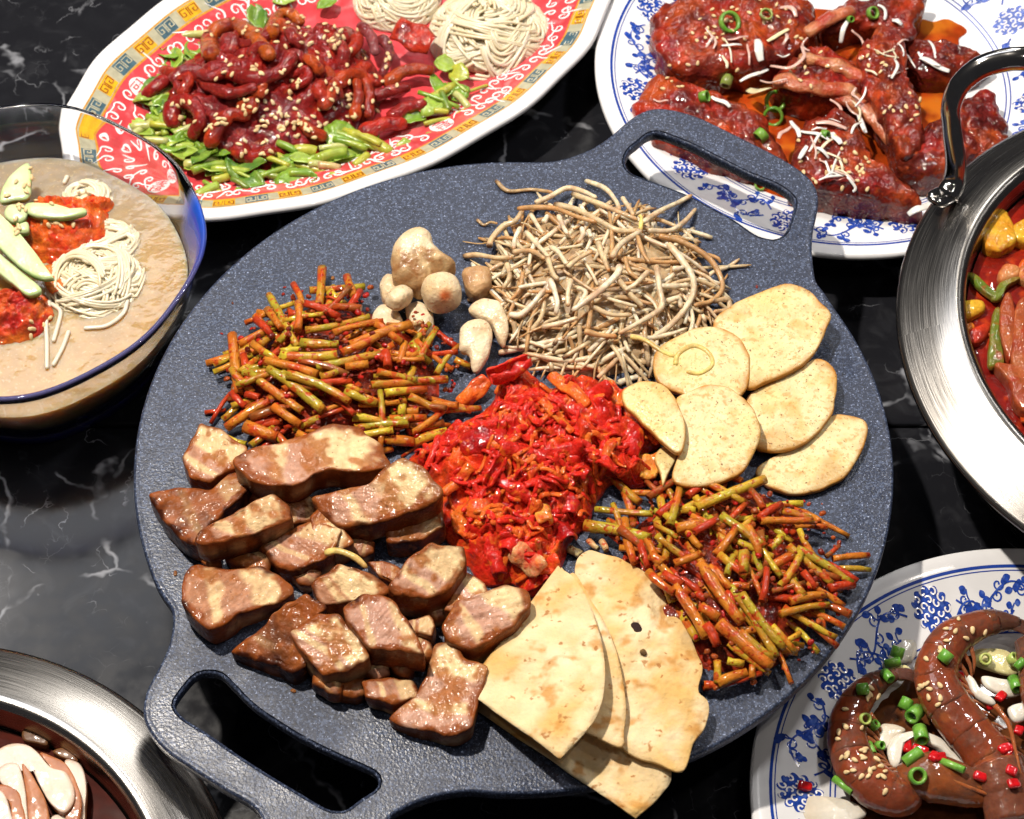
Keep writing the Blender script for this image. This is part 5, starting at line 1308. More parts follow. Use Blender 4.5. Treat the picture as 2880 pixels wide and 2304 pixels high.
for i, (reg, pts, r, c0, lift, lab) in enumerate(OC):
    pa = spline(opath(reg, pts, lift), 10 * len(pts)); n = len(pa); t = np.linspace(0, 1, n)
    V, F = tube(pa, r * (1 - .25 * t) * (1 + .05 * np.sin(t * 14)), 14, flat=.85, round_caps=True)
    V = V + (V - V.mean(0)) / (np.linalg.norm(V - V.mean(0), axis=1)[:, None]) * (.09 * fbm(V, 1.8, i * 2))[:, None]
    o = tag(mk('octopus_tentacle', V, F, OCT, col=.82 * mixc(c0, (.22, .011, .008), .3 + .7 * fbm(V, .8, i))), lab, 'octopus', 'octopus pieces on the oval platter'); octs.append(o)
for i in range(34):                              # further pieces bedded in the sauce
    x, y = DO.rand(R, .85); z, nrm = od.at(x, y, PZ + .5); an = R.uniform(0, 6.28); cu = R.uniform(-1.4, 1.4); L = R.uniform(.5, 1.0)
    pts = [(x + math.cos(an + cu * t) * L * t, y + math.sin(an + cu * t) * L * t, z + .12 + .25 * (1 - t * t)) for t in (-1, -.4, .3, 1)]
    r = R.uniform(.25, .42); V, F = tube(spline(pts, 14), r, 12, flat=.8, round_caps=True); V = V + (.07 * fbm(V, 2, i))[:, None]
    o = tag(mk('octopus_piece', V, F, OCT, col=mixc(R.choice(((.38, .03, .01), (.28, .016, .012), (.22, .02, .016), (.40, .06, .012))), (.19, .010, .008), .4 + .6 * fbm(V, .9, i))), 'small octopus piece bedded in the red sauce', 'octopus', 'small octopus pieces in the sauce'); octs.append(o)
V, F = patch(ZO2(810, 300, PZ + 2.0), -.5, 1.15, .85, .5, 7, .12, (.1, .2)); o = tag(mk('red_onion_sheet', V, F, OCT, col=(.42, .03, .012)), 'flat sauce-covered vegetable sheet beside the noodles', 'vegetable'); octs.append(o)
scatter_seeds(Drop(octs), ZO, 190, [(650, 260, 90, 60), (750, 570, 150, 50), (340, 870, 55, 50), (600, 960, 60, 60), (850, 830, 80, 60), (1000, 980, 90, 60), (1250, 720, 120, 80), (1200, 950, 120, 60), (1180, 300, 90, 90), (1400, 200, 110, 90), (1530, 340, 90, 70), (1700, 420, 110, 80), (1560, 700, 120, 80), (900, 1160, 90, 40), (1650, 850, 120, 60), (1900, 500, 80, 80), (1450, 1000, 120, 50)], R, 'toasted sesame seed on the spicy octopus', 'sesame seeds on the octopus')

# noodles at the far end of the platter
NOOD = mat('white_noodle', attr=True, var=.05, vscale=2, rough=.30, sss=.5, ssr=(.6, .5, .35), coat=.3, crough=.15)
def nest(name, label, c, rad, h, n, R, zb, cut=None, r=.085, turns=(.5, 1.1), group=None, bundle=9):
    root = empty(name, (c[0], c[1], zb)); tag(root, label, 'noodles', group)
    V, F = blob((c[0], c[1], zb + h * .15), np.eye(3), (rad * .86, rad * .86, h * .46), 12, 2.2, .12, 1.2, c[0]); mk('noodle_core', V, F, NOOD, root, col=(.74, .66, .48))
    for bi in range(max(1, n // bundle)):              # strands run side by side in bundles
        t0 = R.uniform(0, 6.28); k = R.random() ** .6; rr0 = rad * (.35 + .75 * k); tu = R.uniform(*turns) * 6.28; off = rad * (.55 - .5 * k); ca = R.uniform(0, 6.28); sq = R.uniform(.45, 1.0); ro = R.uniform(0, 3.1)
        cx, cy = off * math.cos(ca), off * math.sin(ca); zz0 = R.uniform(.45, 1.0); wv = R.uniform(0, 6)
        for q_ in range(bundle):
            rr = rr0 + (q_ - bundle / 2) * r * 1.9 + R.gauss(0, r * .5); m = max(14, int(tu * 5)); pts = []; dt = R.gauss(0, .12); sway = R.gauss(0, .05)
            for q in range(m):
                f = q / (m - 1); a = t0 + dt + tu * f; g = rr * (1 + .10 * math.sin(a * 2.0 + wv) + sway * math.sin(f * 6))
                u, v = g * math.cos(a), g * sq * math.sin(a); x, y = cx + u * math.cos(ro) - v * math.sin(ro), cy + u * math.sin(ro) + v * math.cos(ro)
                d = math.hypot(x, y)
                if d > rad: x, y = x * rad / d, y * rad / d
                dome = max(0, 1 - (min(d, rad) / rad) ** 2)
                pts.append((c[0] + x, c[1] + y, zb + r + h * dome ** .6 * zz0 + .05 * math.sin(f * 9 + q_)))
            V, F = tube(pts, r * R.uniform(.9, 1.1), 7, round_caps=True)
            mk('noodle', V, F, NOOD, root, col=mixc((.72, .62, .42), (.78, .72, .57), R.random()))
    return root
R = random.Random(8)
n1 = nest('noodle_nest', 'twisted white noodle nest at the right end of the oval platter', ZD(1032, 58, PZ + .8)[:2], 3.35, 2.1, 300, R, PZ + .05, group='noodle nests on the oval platter', turns=(.22, .5), r=.092)
n2 = nest('noodle_nest', 'smaller noodle nest cut by the top of the picture behind the octopus', ZD(835, -18, PZ + .8)[:2], 2.4, 1.6, 150, R, PZ + .05, group='noodle nests on the oval platter', turns=(.25, .6), r=.092)

# water parsley under the octopus
GC = {'g': (.16, .30, .025), 'l': (.30, .42, .06), 'y': (.42, .42, .05), 'p': (.50, .52, .22), 'k': (.55, .36, .20), 'd': (.07, .17, .02)}
def gstem(reg, x0, y0, x1, y1, r, k, z=.5, bend=.0):
    p0, p1 = reg(x0, y0, PZ + z), reg(x1, y1, PZ + z * .9); d = p1 - p0; L = np.linalg.norm(d); s = np.array([-d[1], d[0], 0]) / L
    t = np.linspace(0, 1, 9); pa = p0 + d * t[:, None] + s * (bend * L * 4 * t * (1 - t))[:, None] + np.array([0, 0, .06]) * (4 * t * (1 - t))[:, None]
    V, F = tube(pa, r, 9); c = mixc(GC[k], GC['y'], .25 + .5 * fbm(V, .8, x0, 2))
    n_ = {'g': 'green', 'l': 'light green', 'y': 'yellow-green', 'p': 'pale', 'k': 'pinkish', 'd': 'dark green'}[k]; z_ = 'thick' if r > .21 else 'thin'; tag(mk('cut_parsley', V, F, GREEN, col=c), f'{z_} {n_} cut parsley stem beside the spicy octopus', 'vegetable', f'{z_} {n_} parsley stems on the oval platter')
for s in ((160, 900, 185, 1060, .2, 'l'), (200, 1150, 400, 1150, .28, 'l'), (210, 990, 330, 1090, .13, 'g'), (250, 1010, 470, 1170, .16, 'g'), (330, 1285, 590, 1250, .26, 'p'), (390, 1340, 660, 1290, .24, 'g'), (430, 1530, 590, 1455, .28, 'l'), (550, 1410, 710, 1370, .22, 'y'),
          (640, 1300, 1000, 1460, .10, 'l'), (1030, 1200, 1480, 1350, .20, 'y'), (1200, 1180, 1360, 1190, .32, 'y'), (1360, 1250, 1600, 1190, .28, 'l'), (1380, 1295, 1550, 1320, .22, 'k'), (1300, 1290, 1420, 1300, .22, 'p'), (1460, 1400, 1600, 1440, .18, 'y'), (700, 1400, 830, 1480, .15, 'd'), (300, 1230, 480, 1190, .18, 'g'),
          (480, 1420, 610, 1510, .12, 'g'), (900, 1350, 1100, 1400, .2, 'd'), (1150, 1360, 1330, 1370, .2, 'g')):
    gstem(ZO, *s[:4], s[4], s[5], R.uniform(.55, 1.0), R.uniform(-.08, .08))
for s in ((250, 1160, 610, 1330, .33, 'y'), (0, 1370, 220, 1320, .3, 'l'), (300, 1440, 410, 1350, .26, 'y'), (90, 1520, 230, 1570, .2, 'l'), (990, 960, 1110, 970, .16, 'y'), (1140, 1030, 1440, 910, .15, 'y'), (1170, 810, 1290, 940, .2, 'p'), (1140, 680, 1280, 800, .09, 'l'), (1270, 800, 1450, 740, .09, 'y'), (900, 1075, 1130, 1030, .13, 'y'), (1050, 800, 1120, 960, .2, 'd'), (300, 1560, 400, 1500, .2, 'l')):
    gstem(ZO2, *s[:4], s[4], s[5], R.uniform(.6, 1.0), R.uniform(-.06, .06))
for i, (reg, x, y, L, w, an, k) in enumerate(((ZO, 420, 420, 2.0, .6, 1.9, 'g'), (ZO, 380, 490, 1.5, .5, .2, 'g'), (ZO, 150, 690, 1.9, .6, .1, 'd'), (ZO, 130, 770, 2.2, .65, .35, 'g'), (ZO, 380, 620, 1.7, .5, 1.3, 'l'), (ZO, 180, 860, 1.3, .45, 1.1, 'l'), (ZO, 900, 130, 1.8, .5, 2.0, 'd'), (ZO, 1200, 1440, 2.4, .8, .25, 'g'), (ZO, 1050, 1480, 1.6, .6, .1, 'd'),
      (ZO, 620, 1200, 1.2, .4, .4, 'g'), (ZO, 1560, 1040, 1.4, .7, 1.2, 'g'), (ZO, 850, 1420, 1.6, .5, -.4, 'd'), (ZO, 480, 1180, 1.2, .4, .1, 'g'), (ZO2, 150, 1180, 1.5, .7, 1.0, 'g'), (ZO2, 740, 1270, 1.1, .4, .2, 'l'), (ZO2, 1080, 560, 1.2, .5, .1, 'l'), (ZO2, 1200, 640, 1.3, .5, -.5, 'y'), (ZO2, 60, 30, 1.3, .4, .6, 'g'), (ZO, 1110, 10, 1.3, .4, .2, 'l'), (ZO2, 950, 1190, .6, .25, .5, 'g'), (ZO, 560, 1550, 1.2, .5, -.5, 'y'), (ZO, 760, 1540, 1.3, .45, .3, 'g'))):
    V, F = leaf(reg(x, y, PZ + .8), an, L, w, i * 2.2, (R.uniform(-.3, .3), R.uniform(-.4, .4)))
    tag(mk('parsley_leaf', V, F, GREEN, col=mixc(GC[k], GC['l'], .2 + .5 * fbm(V, 1.2, i))), 'green water parsley leaf around the spicy octopus', 'leaf', 'parsley leaves on the oval platter')

# ------------------------------------------------------------------ braised ribs
RIB = mat('braised_rib', attr=True, var=.32, vscale=1.8, rough=.48, bump=((1.4, .12), (3.6, .11)), sss=.04, ssr=(.5, .12, .06), spec=.06, coat=.8, crough=.07,
          spots=(((.10, .010, .010), 1.1, .53, .14, .7), ((.42, .07, .012), 1.7, .60, .12, .65), ((.40, .16, .06), 3.4, .68, .06, .5)))
OIL = mat('chilli_oil', (.36, .045, .006), var=.5, vscale=.5, rough=.10, coat=.4, spots=(((.55, .16, .012), .45, .52, .16, .8),), sss=.2, ssr=(.5, .15, .03))
RZ = 1.5
def rcol(seed, dark=.3):
    return lambda V, rho, side: mixc(mixc((.32, .016, .010), (.42, .065, .012), .5 + fbm(V, .6, seed)), (.065, .008, .007), np.clip(dark + .2 + .7 * fbm(V, .8, seed + 3) + .45 * side, 0, .9))
RIBS = [
 ([(350, 100), (430, 0), (700, -60), (1050, -20), (1100, 110), (1050, 225), (900, 285), (700, 330), (480, 320), (380, 250)], 3.6, 2.2, .2, 'large red rib piece at the back left of the plate', (0, 0)),
 ([(1180, 80), (1300, 0), (1640, -30), (1620, 130), (1560, 180), (1370, 120), (1220, 150)], 3.2, 1.8, .5, 'dark rib piece at the top edge of the picture', (0, 0)),
 ([(1600, 200), (1800, 200), (1980, 290), (1890, 350), (1780, 375), (1620, 330)], 2.9, 1.4, .55, 'thin dark rib piece at the far right of the plate', (0, 0)),
 ([(255, 510), (370, 375), (560, 420), (700, 480), (860, 560), (880, 640), (960, 760), (800, 800), (560, 740), (360, 680), (290, 600)], 3.2, 1.9, .15, 'orange-red rib piece under the far griddle handle', (0, 0)),
 ([(930, 380), (1060, 250), (1180, 220), (1290, 300), (1380, 400), (1300, 440), (1200, 480), (1050, 470)], 3.3, 1.7, .2, 'short rib piece in the middle of the plate', (0, 0)),
 ([(1360, 240), (1480, 115), (1560, 180), (1585, 330), (1640, 520), (1660, 650), (1560, 745), (1480, 600), (1380, 420)], 4.0, 2.0, .3, 'tall upright rib piece right of the centre', (0, 0)),
 ([(1570, 790), (1660, 640), (1800, 520), (1880, 470), (2000, 450), (2065, 620), (2040, 720), (1850, 810), (1700, 840)], 3.4, 1.8, .4, 'rib piece behind the raised pot handle', (0, 0)),
 ([(1040, 875), (1060, 650), (1180, 560), (1310, 580), (1400, 750), (1540, 860), (1640, 985), (1480, 960), (1160, 905)], 4.0, 2.4, .35, 'thick rib block at the near edge with a dark front side', (0, 0))]
ribs = []
for i, (pts, z, th, dk, lab, ti) in enumerate(RIBS):
    pc = np.mean(pts, 0); pts = [tuple(pc + (np.array(q) - pc) * 1.06) for q in pts]
    ribs.append(piece(Z3, pts, z, th, RIB, 'rib_piece', lab, 'braised rib', rcol(i * 3.1, dk), 'braised ribs on the plate', n=110, rnd=.5, namp=.30, nscale=.7, seed=i * 6.7, bulge=.25, rings=26, edgeamp=.26, taper=-.02))
    me_ = ribs[-1].data; lw = WLOC[ribs[-1].name]; co = np.array([v.co[:] for v in me_.vertices]) / S + lw
    co[:, 2] += .16 * fbm(co, 2.0, i) * (co[:, 2] > lw[2] + .3) + .10 * np.abs(fbm(co, 1.1, i + 5)); me_.vertices.foreach_set('co', ((co - lw) * S).ravel())
BONE = mat('rib_bone', attr=True, var=.25, vscale=1.5, rough=.32, bump=((3, .08), (9, .04)), sss=.2, coat=.4, spots=(((.36, .03, .012), 1.2, .5, .14, .8),))
for pts, r, lab in (([(1080, 290, 3.6), (1220, 320, 3.6), (1380, 395, 3.4)], .45, 'sauce-stained rib bone in the middle of the plate'), ([(1180, 440, 3.3), (1320, 500, 3.2), (1440, 600, 3.0), (1530, 720, 2.8)], .5, 'long rib bone running to the near right'), ([(1100, 150, 3.6), (1200, 90, 3.7), (1290, 60, 3.6)], .4, 'rib bone at the back of the plate'), ([(960, 400, 3.7), (1090, 430, 3.8), (1300, 450, 3.4)], .45, 'rib bone under the onion shreds')):
    V, F = tube(spline([Z3(*p) for p in pts], 24), r, 14, flat=.7, round_caps=True); V = V + (.10 * fbm(V, 1.4, r * 9))[:, None]
    ribs.append(tag(mk('rib_bone', V, F, BONE, col=mixc((.50, .22, .10), (.40, .06, .02), .4 + fbm(V, .7, 2))), lab, 'rib bone', 'bones of the braised ribs'))
for i, (x, y, rx, ry) in enumerate(((1720, 170, 1.6, 1.3), (1600, 930, 2.4, 1.3), (950, 960, 2.6, 1.2), (1250, 480, 6.6, 6.2), (700, 640, 2.6, 1.6), (1500, 830, 2.0, 1.2))):
    a = np.linspace(0, 2 * math.pi, 48, endpoint=False); q = Z3(x, y, RZ + .1); w = 1 + .15 * np.sin(3 * a + i) + .08 * np.sin(7 * a)
    o_ = np.c_[q[0] + rx * w * np.cos(a), q[1] + ry * w * np.sin(a), np.full(48, RZ + .09 + .004 * i)]
    V, F, rho, side = slab(o_, .07, None, 4, .05, .02); tag(mk('chilli_oil_pool', V, F, OIL), ['orange oil pool at the far right of the ribs', 'orange oil pool beside the thick rib block', 'orange oil pool seen through the far handle', 'oil pool in the middle of the ribs', 'oil pool under the orange-red rib', 'oil pool behind the thick rib block'][i], 'sauce', kind=None)
rd = Drop(ribs)
def shred(reg, pts, w, thick, colr, name, label, cat, group, drop=rd, zdef=3.2, matl=ONION, lift=.12):
    q = []
    for x, y in pts:
        h, _ = drop.pix(reg, x, y); q.append(reg(x, y, (h.z if h is not None else zdef) + lift))
    zz = max(p[2] for p in q); q = [reg(x, y, p[2] * .5 + zz * .5) for (x, y), p in zip(pts, q)]
    pa = spline(q, 6 * len(pts)); pa[:, 2] += .10 * np.sin(np.linspace(0, 5, len(pa)) + pts[0][0]); pa[:, 0] += .06 * np.sin(np.linspace(0, 4, len(pa)) + pts[0][1])
    V, F = tube(pa, w * .72 * (.55 + .45 * np.sin(np.linspace(.25, 2.9, len(pa)))), 8, flat=thick / w, round_caps=False)
    o = mk(name, V, F, matl, col=colr); return tag(o, label, cat, group)
for i, (pts, w, k) in enumerate((([(1060, 220), (1065, 280), (1000, 340), (910, 325)], .16, 'k'), ([(760, 400), (820, 375), (890, 335)], .17, 'w'), ([(835, 190), (850, 240), (865, 295)], .34, 'w'), ([(895, 205), (940, 170), (990, 150)], .18, 'c'), ([(1250, 210), (1270, 150), (1290, 90)], .2, 'w'), ([(1310, 150), (1362, 200), (1345, 300)], .16, 'k'),
      ([(1570, 250), (1590, 300), (1620, 330)], .12, 'w'), ([(1640, 285), (1700, 310), (1790, 345)], .28, 'w'), ([(1690, 200), (1705, 240), (1720, 280)], .12, 'w'), ([(1630, 260), (1680, 300), (1740, 330)], .15, 'w'), ([(620, 470), (660, 500), (705, 530)], .2, 'w'), ([(1010, 590), (1025, 630), (1050, 675)], .2, 'w'), ([(1060, 640), (1120, 660), (1200, 695)], .17, 'w'), ([(1130, 600), (1200, 610), (1280, 630)], .2, 'k'),
      ([(1345, 570), (1355, 610), (1372, 650)], .2, 'w'), ([(1200, 490), (1240, 530), (1260, 580)], .13, 'k'), ([(1330, 520), (1360, 480), (1372, 430)], .09, 'w'), ([(1090, 720), (1065, 755), (1040, 790)], .2, 'w'), ([(1130, 720), (1155, 740), (1190, 775)], .17, 'w'), ([(1170, 800), (1205, 860), (1230, 800), (1250, 750)], .13, 'w'), ([(1210, 650), (1235, 680), (1250, 715)], .28, 'w'),
      ([(795, 440), (850, 445), (915, 440)], .42, 'c'), ([(960, 30), (1000, 40), (1030, 80)], .2, 'k'), ([(1500, 90), (1530, 105), (1555, 120)], .25, 'w'), ([(1440, 30), (1470, 50), (1465, 95)], .15, 'w'), ([(950, 690), (960, 650), (1010, 620)], .18, 'k'), ([(690, 190), (740, 195), (800, 175)], .1, 'k'), ([(790, 210), (805, 270), (800, 320)], .1, 'k'), ([(1590, 1060), (1640, 1030), (1690, 1000)], .3, 'w'), ([(1150, 890), (1220, 870), (1280, 850)], .1, 'w'))):
    shred(Z3, pts, w, .07, {'w': (.78, .76, .72), 'k': (.66, .42, .36), 'c': (.74, .66, .40)}[k], 'onion_shred', {'w': 'white scallion shred scattered on the braised ribs', 'k': 'pinkish onion shred on the braised ribs', 'c': 'cream-coloured scallion piece on the braised ribs'}[k], 'onion', {'w': 'white shreds on the ribs', 'k': 'pinkish onion shreds on the ribs', 'c': 'cream scallion pieces on the ribs'}[k])
for i, (x, y, r, L, ax, k, lab) in enumerate(((705, 110, .62, .3, (.45, -.5, .9), 'g', 'large green chilli ring on the back left rib'), (885, 72, .36, .2, (.2, -.3, 1), 'd', 'dull green chilli ring beside the large one'), (1410, 65, .36, .3, (.5, -.4, .7), 'g', 'green scallion ring at the top of the ribs'), (580, 478, .32, .4, (.8, -.2, .5), 'g', 'green chilli piece on the left rib'),
      (930, 500, .6, .22, (.3, -.8, .7), 'g', 'upper of two linked green chilli rings'), (920, 575, .55, .22, (-.2, -.9, .6), 'g', 'lower of two linked green chilli rings'), (860, 668, .38, .45, (.7, .6, .3), 'g', 'green chilli piece beside the griddle handle'), (1175, 665, .26, .35, (.8, -.5, .3), 'g', 'small green chilli piece on the thick rib'), (690, 400, .3, .6, (.3, .9, .3), 'd', 'pale green chilli strip on the left'), (855, 912, .3, .2, (.1, -.5, .9), 'g', 'green chilli ring seen through the far handle'), (1300, 95, .18, .3, (.4, -.6, .6), 'g', 'small green tip on a white scallion shred'))):
    h, nrm = rd.pix(Z3, x, y); z = (h.z if h is not None else RZ + .2) + .25
    V, F = hollow(Z3(x, y, z), ax, L, r, .28); tag(mk('chilli_ring', V, F, GREEN, col=mixc({'g': (.075, .26, .018), 'd': (.22, .25, .06)}[k], (.30, .42, .08), .3 + .4 * fbm(V, 1.5, i))), lab, 'chilli ring', 'green chilli rings on the ribs')
R2 = random.Random(99)
for i in range(34):
    bx, by = R2.choice(((640, 170), (860, 380), (1150, 700), (1200, 620), (1620, 300), (1300, 520), (1480, 300), (520, 430), (1180, 820), (960, 300)))
    x, y = R2.gauss(bx, 80), R2.gauss(by, 60); an = R2.uniform(0, 3.14); L = R2.uniform(30, 75); b = R2.uniform(-25, 25)
    shred(Z3, [(x - L * math.cos(an), y - L * math.sin(an) * .8), (x + b * math.sin(an), y + b * math.cos(an)), (x + L * math.cos(an), y + L * math.sin(an) * .8)], R2.uniform(.07, .14), .05, R2.choice(((.76, .73, .68), (.66, .46, .40), (.70, .62, .44))), 'onion_shred', 'thin onion strand strewn over the braised ribs', 'onion', 'thin onion strands on the ribs')
scatter_seeds(rd, Z3, 110, [(640, 150, 90, 60), (520, 370, 80, 40), (1430, 330, 60, 80), (1560, 530, 60, 40), (1700, 480, 80, 50), (1080, 320, 60, 60), (1200, 800, 80, 60), (1320, 840, 50, 50), (900, 60, 80, 30)], R, 'toasted sesame seed on the braised ribs', 'sesame seeds on the ribs', .9)

# the loose bed of greens along the near and left edge of the octopus
R = random.Random(77)
BED = spline([(ZO(x, y, PZ)[0], ZO(x, y, PZ)[1], 0) for x, y in ((330, 420), (160, 700), (130, 950), (260, 1170), (480, 1330), (760, 1430), (1060, 1400), (1330, 1330), (1620, 1260), (1900, 1130), (2250, 900), (2420, 760))], 200)
for i in range(100):
    q = BED[R.randint(0, 199) if i % 2 else R.randint(0, 75)]; x, y = q[0] + R.gauss(0, .55), q[1] + R.gauss(0, .45); z = PZ + R.uniform(.35, 1.05)
    if i % 5 < 3:
        V, F = leaf((x, y, z), R.uniform(0, 6.28), R.uniform(1.0, 1.9), R.uniform(.3, .6), i * 1.7, (R.uniform(-.4, .4), R.uniform(-.5, .5)), .3, R.choice((2, 3, 4)))
        tag(mk('parsley_leaf', V, F, GREEN, col=mixc(GC[R.choice('ggdl')], GC['l'], .2 + .5 * fbm(V, 1.2, i))), 'green water parsley leaf around the spicy octopus', 'leaf', 'parsley leaves on the oval platter')
    else:
        an = R.uniform(-.6, .9); L = R.uniform(.6, 1.2); d = np.array([math.cos(an), math.sin(an), R.uniform(-.1, .1)]) * L; p = np.array([x, y, z])
        V, F = tube(spline([p - d, p + (0, 0, .08), p + d], 8), R.uniform(.11, .24), 9)
        tag(mk('cut_parsley', V, F, GREEN, col=mixc(GC[R.choice('glyp')], GC['y'], .2 + .5 * fbm(V, .8, i, 2))), 'cut water parsley stem under the spicy octopus', 'vegetable', 'parsley stems on the oval platter')

# ------------------------------------------------------------------ glass bowl of cold noodles
BC, BR, BZ = (-23.91, 9.65), 9.0, 7.0
def glass_mat():
    m = bpy.data.materials.new('tinted_glass'); m.use_nodes = True
    nt = m.node_tree; N = nt.nodes; L = nt.links; b = N['Principled BSDF']
    a = N.new('ShaderNodeAttribute'); a.attribute_name = 'Col'; L.new(a.outputs['Color'], b.inputs['Base Color'])
    sp = N.new('ShaderNodeSeparateColor'); L.new(a.outputs['Color'], sp.inputs[0])
    mr = N.new('ShaderNodeMapRange'); L.new(sp.outputs[0], mr.inputs[0])
    for k, v in enumerate((.0, .6, .45, 1.0)): mr.inputs[k + 1].default_value = v
    L.new(mr.outputs[0], b.inputs['Transmission Weight']); b.inputs['Roughness'].default_value = .02; b.inputs['IOR'].default_value = 1.45
    return m
GLASS = glass_mat()
bowl = empty('glass_bowl', (BC[0], BC[1], 0)); tag(bowl, 'clear glass bowl with blue tinted edge holding icy noodle soup', 'bowl')
wob = lambda th: 1 + .018 * np.cos(4 * (th - .12)) + .006 * np.cos(9 * th)
prof = [(.01, .2), (6.0, .2), (6.2, .04), (6.5, .02), (6.8, .2), (7.0, .8), (7.45, 2.0), (7.9, 3.4), (8.3, 4.9), (8.62, 6.0), (8.95, 6.85), (9.04, 7.04), (8.93, 7.12), (8.78, 7.04), (8.42, 6.2), (8.03, 4.9), (7.63, 3.4), (7.18, 2.0), (6.7, 1.0), (6.2, .65), (.01, .6)]
V, F = lathe(prof, 160, BC, wob); V, F = orient(V, F)
th = np.arctan2(V[:, 1] - BC[1], V[:, 0] - BC[0]); rr = np.hypot(V[:, 0] - BC[0], V[:, 1] - BC[1])
da = np.abs((th - .10 + math.pi) % (2 * math.pi) - math.pi)
m1 = sm(.40 - da, 0, .22) * sm(V[:, 2], 3.2, 5.5)                       # blue wedge at the right-hand lobe
m2 = sm(-th - .0 + .25, 0, .5) * sm(V[:, 2], 6.4, 6.95) * (th > -2.9)   # near rim
m3 = sm(1.5 - V[:, 2], 0, .8)                                           # blue foot
g = np.tile((.97, .97, .98), (len(V), 1)); g = mixc(g, (.03, .14, .80), m1); g = mixc(g, (.12, .11, .42), m2 * .9); g = mixc(g, (.02, .03, .50), m3)
mk('glass_body', V, F, GLASS, bowl, col=g)
BROTH = mat('icy_broth', attr=True, var=.10, vscale=1.2, rough=.35, bump=((.8, .05), (3.5, .012)), sss=1.0, ssr=(1.0, .70, .34), sscale=.018, spec=.3, coat=1.0, crough=.05,
            spots=(((.58, .45, .27), 6.0, .60, .06, .5), ((.34, .22, .09), 3.0, .58, .10, .35), ((.46, .32, .15), 2.0, .55, .2, .3)))
LZ = 4.3
V, F = lathe([(7.84, LZ), (7.4, LZ - .02), (6.2, LZ - .02), (5.0, LZ), (3.8, LZ), (2.6, LZ), (1.2, LZ), (.02, LZ)], 120, BC, wob)
V2, F2 = lathe([(7.84, LZ), (7.57, 3.4), (7.12, 2.0), (6.64, 1.05), (6.15, .72), (.02, .68)], 120, BC, wob)
n0 = len(V); F = F + [tuple(i + n0 for i in f) for f in F2]; V = np.vstack([V, V2])
c = mixc((.48, .31, .13), (.42, .26, .10), .5 + fbm(V, .3, 3)); c = mixc(c, (.34, .27, .19), sm(V[:, 1] - BC[1], 1, 7))
tag(mk('broth', V, F, BROTH, col=c), 'beige icy broth filling the glass bowl', 'soup')
ZG = Reg(0, 400, 2.6548); R = random.Random(13)
nn_ = nest('noodle_nest', 'white noodles coiled in the icy broth of the glass bowl', ZG(690, 980, LZ + .5)[:2], 2.7, 1.6, 200, R, LZ - .7, turns=(.3, .8), r=.08, bundle=5)
nest('noodle_nest', 'small loop of white noodles at the right of the bowl topping', ZG(800, 720, LZ + .3)[:2], 1.7, 1.0, 75, R, LZ - .5, turns=(.3, .8), r=.08, bundle=5)
nest('noodle_nest', 'white noodles showing behind the red bowl topping', ZG(640, 400, LZ + .2)[:2], 1.5, .8, 55, R, LZ - .5, turns=(.3, .8), r=.08, bundle=5)
for i, pts in enumerate(([(370, 1190), (345, 1350), (350, 1500), (350, 1680)], [(390, 1210), (450, 1260), (440, 1340), (400, 1480)], [(510, 1420), (470, 1530), (400, 1660)], [(640, 1390), (800, 1370), (920, 1280), (950, 1190)], [(480, 300), (500, 260)], [(700, 330), (730, 295)], [(940, 980), (1050, 990)])):
    V, F = tube(spline([ZG(x, y, LZ + .07) for x, y in pts], 16), .11, 7, round_caps=True)
    tag(mk('noodle_strand', V, F, NOOD, col=(.74, .67, .55)), ['thick white noodle trailing towards the near rim of the glass bowl', 'bent white noodle beside the trailing one', 'short slanted white noodle in the near broth', 'long white noodle curving round the coil', 'noodle tip poking out behind the topping', 'second noodle tip behind the topping', 'noodle end reaching right through the broth'][i], 'noodles')
def kmound(name, label, reg, x, y, rx, ry, h, zb, rot, seed, colr=(.56, .05, .012)):
    d = Dome(reg(x, y, zb + h * .4)[:2], rx, ry, h, rot, base=zb); V, F = d.mound(.55, 1.3, seed, k=1, n=80, m=34, lev=.8)
    V[:, 2] += .14 * fbm(V, 2.5, seed) ; return tag(mk(name, V, F, KIM, col=mixc(colr, (.60, .14, .02), .4 + .9 * fbm(V, .9, seed))), label, 'kimchi')
bk = [kmound('chopped_kimchi', 'chopped red kimchi heaped on the noodle soup', ZG, 430, 600, 2.6, 2.2, 1.7, LZ - .1, 0, 3), kmound('chopped_kimchi', 'darker red kimchi at the left edge of the picture in the bowl', ZG, 90, 1260, 2.0, 1.7, 1.3, LZ - .1, .3, 7, (.42, .02, .012)),
      kmound('chopped_kimchi', 'orange kimchi end reaching towards the blue glass', ZG, 700, 470, 1.0, .6, .7, LZ - .05, .3, 5, (.62, .09, .014))]
V, F = patch(ZG(400, 1010, LZ + .4), 1.9, 1.0, .45, .5, 3, .12, (.1, .1)); tag(mk('kimchi_leaf', V, F, KIM, col=(.60, .16, .03)), 'orange translucent kimchi leaf below the cucumbers', 'kimchi')
CUC = mat('cucumber', attr=True, var=.06, vscale=2, rough=.30, bump=((4, .02),), sss=.45, ssr=(.4, .5, .25), coat=.3)
def ccol(V, rho, side): return mixc(mixc((.52, .64, .30), (.60, .68, .40), .5 + fbm(V, .8, 2)), (.10, .26, .05), sm(rho, .93, 1) * .25 + sm(side, .25, .5) * .75)
